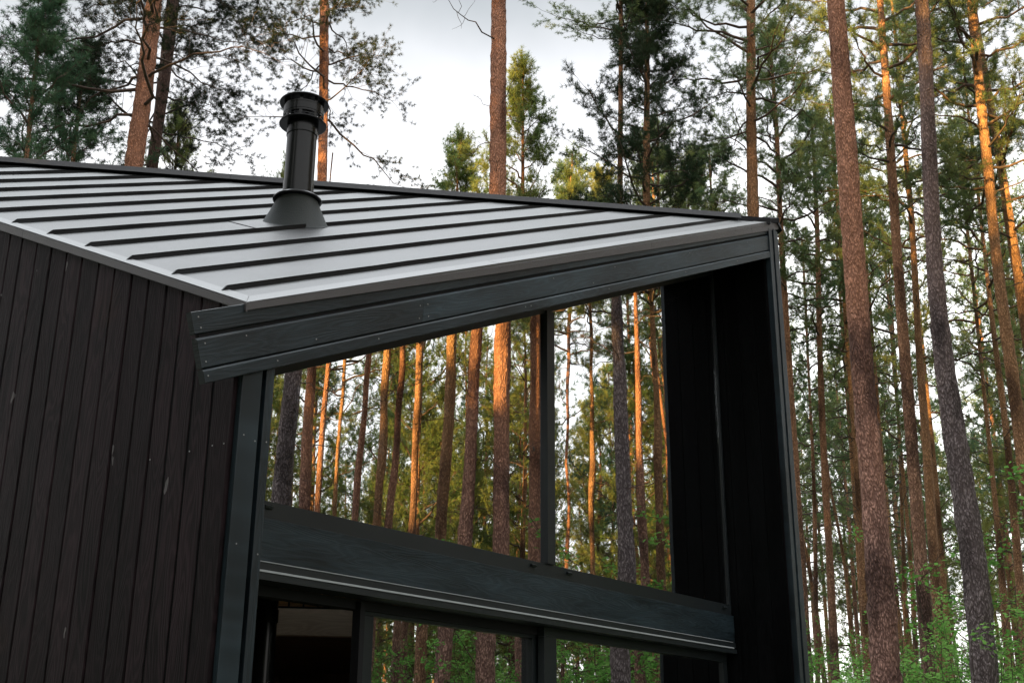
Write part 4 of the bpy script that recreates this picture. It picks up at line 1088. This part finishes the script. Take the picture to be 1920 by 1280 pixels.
# ------------------------------------------------------------------ undergrowth
def bush_mesh(seed, h, r, nl, size):
    rg = np.random.default_rng(seed)
    ns = 26
    az = rg.uniform(0, 6.28, ns); inc = rg.uniform(.75, 1.5, ns); L = h * rg.uniform(.45, 1.0, ns)
    d = np.stack([np.cos(az) * np.cos(inc), np.sin(az) * np.cos(inc), np.sin(inc)], 1)
    p0 = np.stack([rg.normal(0, r * .15, ns), rg.normal(0, r * .15, ns), np.zeros(ns)], 1)
    SP = curve(p0, d, L, 8, rg.normal(-.1, .1, ns), rg, .25)
    W = [tubes(SP, (.012 * np.linspace(1, .3, 8))[None, :] * np.ones((ns, 1)), 4)]
    sub = 9
    ts = rg.uniform(.25, 1, (ns, sub)); sp, sdv = along(SP, ts)
    dr = unit(sdv * .3 + rg.normal(0, .6, (ns, sub, 3)) * np.array([1, 1, .35]))
    SL = rg.uniform(.25, .6, ns * sub) * r * .75
    QP = curve(sp.reshape(-1, 3), dr.reshape(-1, 3), SL, 5, rg.normal(-.05, .15, ns * sub), rg, .25)
    W.append(tubes(QP, np.full((ns * sub, 5), .005), 3))
    per = nl // (ns * sub)
    lp, ld = along(QP, rg.uniform(.1, 1, (ns * sub, per)))
    lp = lp.reshape(-1, 3) + rg.normal(0, .05, (ns * sub * per, 3)); n_ = len(lp)
    ax = unit(rg.normal(0, 1, (n_, 3)) * np.array([1, 1, .35])); nn = unit(rg.normal(0, .45, (n_, 3)) + np.array([0, 0, 1.]))
    sd2 = unit(np.cross(nn, ax)); l = size * rg.uniform(.6, 1.3, (n_, 1))
    V = np.stack([lp, lp + ax * l * .5 + sd2 * l * .3, lp + ax * l + nn * l * -.12, lp + ax * l * .5 - sd2 * l * .3], 1).reshape(-1, 3)
    return (V, np.arange(len(V)).reshape(-1, 4)), cat(W)
BUSH = []
for sd_, h, r_, nl, sz, mm in ((71, 3.2, 1.6, 9400, .075, 'leaf'), (72, 4.2, 1.7, 10400, .075, 'leaf'), (73, 2.6, 1.8, 8400, .085, 'blossom'), (74, 5.2, 1.6, 9400, .075, 'leaf')):
    (lv, lf), (wv, wf) = bush_mesh(sd_, h, r_, nl, sz)
    BUSH.append((mesh_np('leaves', lv, lf, MAT[mm]), mesh_np('stems', wv, wf, MAT['limb'], True)))
def bush(i_, x, y_, sc, label, group=None, name='shrub'):
    t = empty(name, (x, y_, -.05)); tag(t, label, 'shrub', group)
    t.rotation_euler = (0, 0, rf.uniform(0, 6.28)); t.scale = (sc, sc, sc)
    link('leaves', BUSH[i_][0], t); link('stems', BUSH[i_][1], t)
    return t
def polar(a, d, mir=False):
    a = math.radians(a); x, y_ = CAM[0] + d * math.cos(a), CAM[1] + d * math.sin(a)
    return (x, 1.24 - y_) if mir else (x, y_)
bush(2, *polar(21.3, 17), 1.15, 'pale blossoming shrub at the foot of the cabin end wall')
bush(1, *polar(20.2, 20), 1.0, 'bright green bush behind the pale shrub left of the thick red trunk')
bush(3, *polar(15.75, 18), .9, 'fresh green rowan sapling between the slim pines and the thick grey trunk')
bush(0, *polar(17.6, 18.5), 1.05, 'low green bush at the foot of the slim orange-brown pine')
bush(1, *polar(12.8, 19), .95, 'green bush in the lower right picture corner')
for i_ in range(34):
    bush(rf.choice((0, 1, 3, 2)), *polar(rf.uniform(11, 23.5), rf.uniform(20, 44)), rf.uniform(.9, 1.25), 'green shrub among many in the undergrowth', 'shrubs in the undergrowth right of the cabin')
bush(3, *polar(26.3, 20, True), 1.45, 'tall bright green rowan mirrored at the right of the right pane')
bush(3, *polar(25.6, 26, True), 1.6, 'tall green rowan behind the nearer one at the right of the right pane')
bush(1, *polar(37.6, 19, True), 1.0, 'bright green bush mirrored low in the left pane between brown trunks')
bush(3, *polar(31.0, 22, True), 1.1, 'green bush mirrored in the right door pane left of the grey trunk')
for i_ in range(50):
    bush(rf.choice((0, 1, 3, 3)), *polar(rf.uniform(21, 60), rf.uniform(20, 44), True), rf.uniform(.75, 1.1), 'green shrub among many in the mirrored undergrowth', 'shrubs mirrored in the cabin windows')

# far wood beyond the single trees, and an unseen wood added behind the viewer to shade the lower forest
def wood_mass(name, pts, label, hgt, per, seed, mats, size, lo=0.0, power=1.0):
    rg = np.random.default_rng(seed)
    pts = np.array(pts); n_ = len(pts) * per
    c = np.repeat(pts, per, 0)
    hgt = np.ones(len(pts)) * hgt; hh = np.repeat(hgt * rg.uniform(.93, 1.03, len(pts)), per)
    tz = rg.uniform(0, 1, n_) ** power * (1 - lo) + lo
    rr = (1 - tz) * 2.2 + .7
    a = rg.uniform(0, 6.28, n_); r_ = rr * np.sqrt(rg.uniform(0, 1, n_))
    P = np.stack([c[:, 0] + r_ * np.cos(a), c[:, 1] + r_ * np.sin(a), tz * hh], 1)
    D = unit(np.stack([np.cos(a), np.sin(a), rg.normal(.1, .3, n_)], 1))
    NV, NF = needles(P, D, 7, size, size * .22, rg, 1.3)
    me = mesh_np(name, NV, NF, MAT[mats])
    nt_ = len(pts)
    TP = np.stack([np.stack([pts[:, 0], pts[:, 1], z_ * hgt], 1) for z_ in (0, .5, .9)], 1)
    v, f_ = tubes(TP, np.array([[.12, .09, .04]]) * np.ones((nt_, 1)), 6)
    o = link(name, me); tag(o, label, None, None, 'stuff')
    o2 = link('wood_stems', mesh_np('wood_stems', v, f_, MAT['barkorange'], True), o)
    return o
rg2 = np.random.default_rng(5)
far, near_far = [], []
for i_ in range(70):
    a = rg2.uniform(9, 30); d = rg2.uniform(86, 125); near_far.append(polar(a, d))
for i_ in range(170):
    a = rg2.uniform(19, 64); d = rg2.uniform(86, 120); far.append(polar(a, d, True))
wood_mass('far_wood', far, 'hazy far wood closing the view between the trunks', 11.5, 90, 91, 'needle', .55, .12, .8)
wood_mass('far_thicket', near_far, 'pale far thicket closing the view between the trunks', 6.5, 70, 93, 'needleyoung', .5, .05, .8)
shade, sh = [], []
def shade_height(y_):            # stretch heights set so that only chosen trees catch the evening sun
    if y_ > 7.6: return 25.0
    if y_ > 3.0: return 15.2
    if y_ > -1.2: return 24.0
    if y_ > -3.3: return 16.2
    if y_ > -5.1: return 18.4
    if y_ > -8.0: return 15.6 + .6 * math.sin(y_ * 1.7)
    return 11.3 + 1.1 * math.sin(y_ * .8)
for y_ in np.arange(-46, 34, .55):
    for _ in range(2):
        shade.append((rg2.uniform(-29, -23), y_ + rg2.uniform(-.3, .3))); sh.append(shade_height(y_))
wood_mass('shading_wood', shade, 'unseen pine belt added behind the viewer to block the low sun', np.array(sh), 520, 92, 'needle', .5, .02, .9)
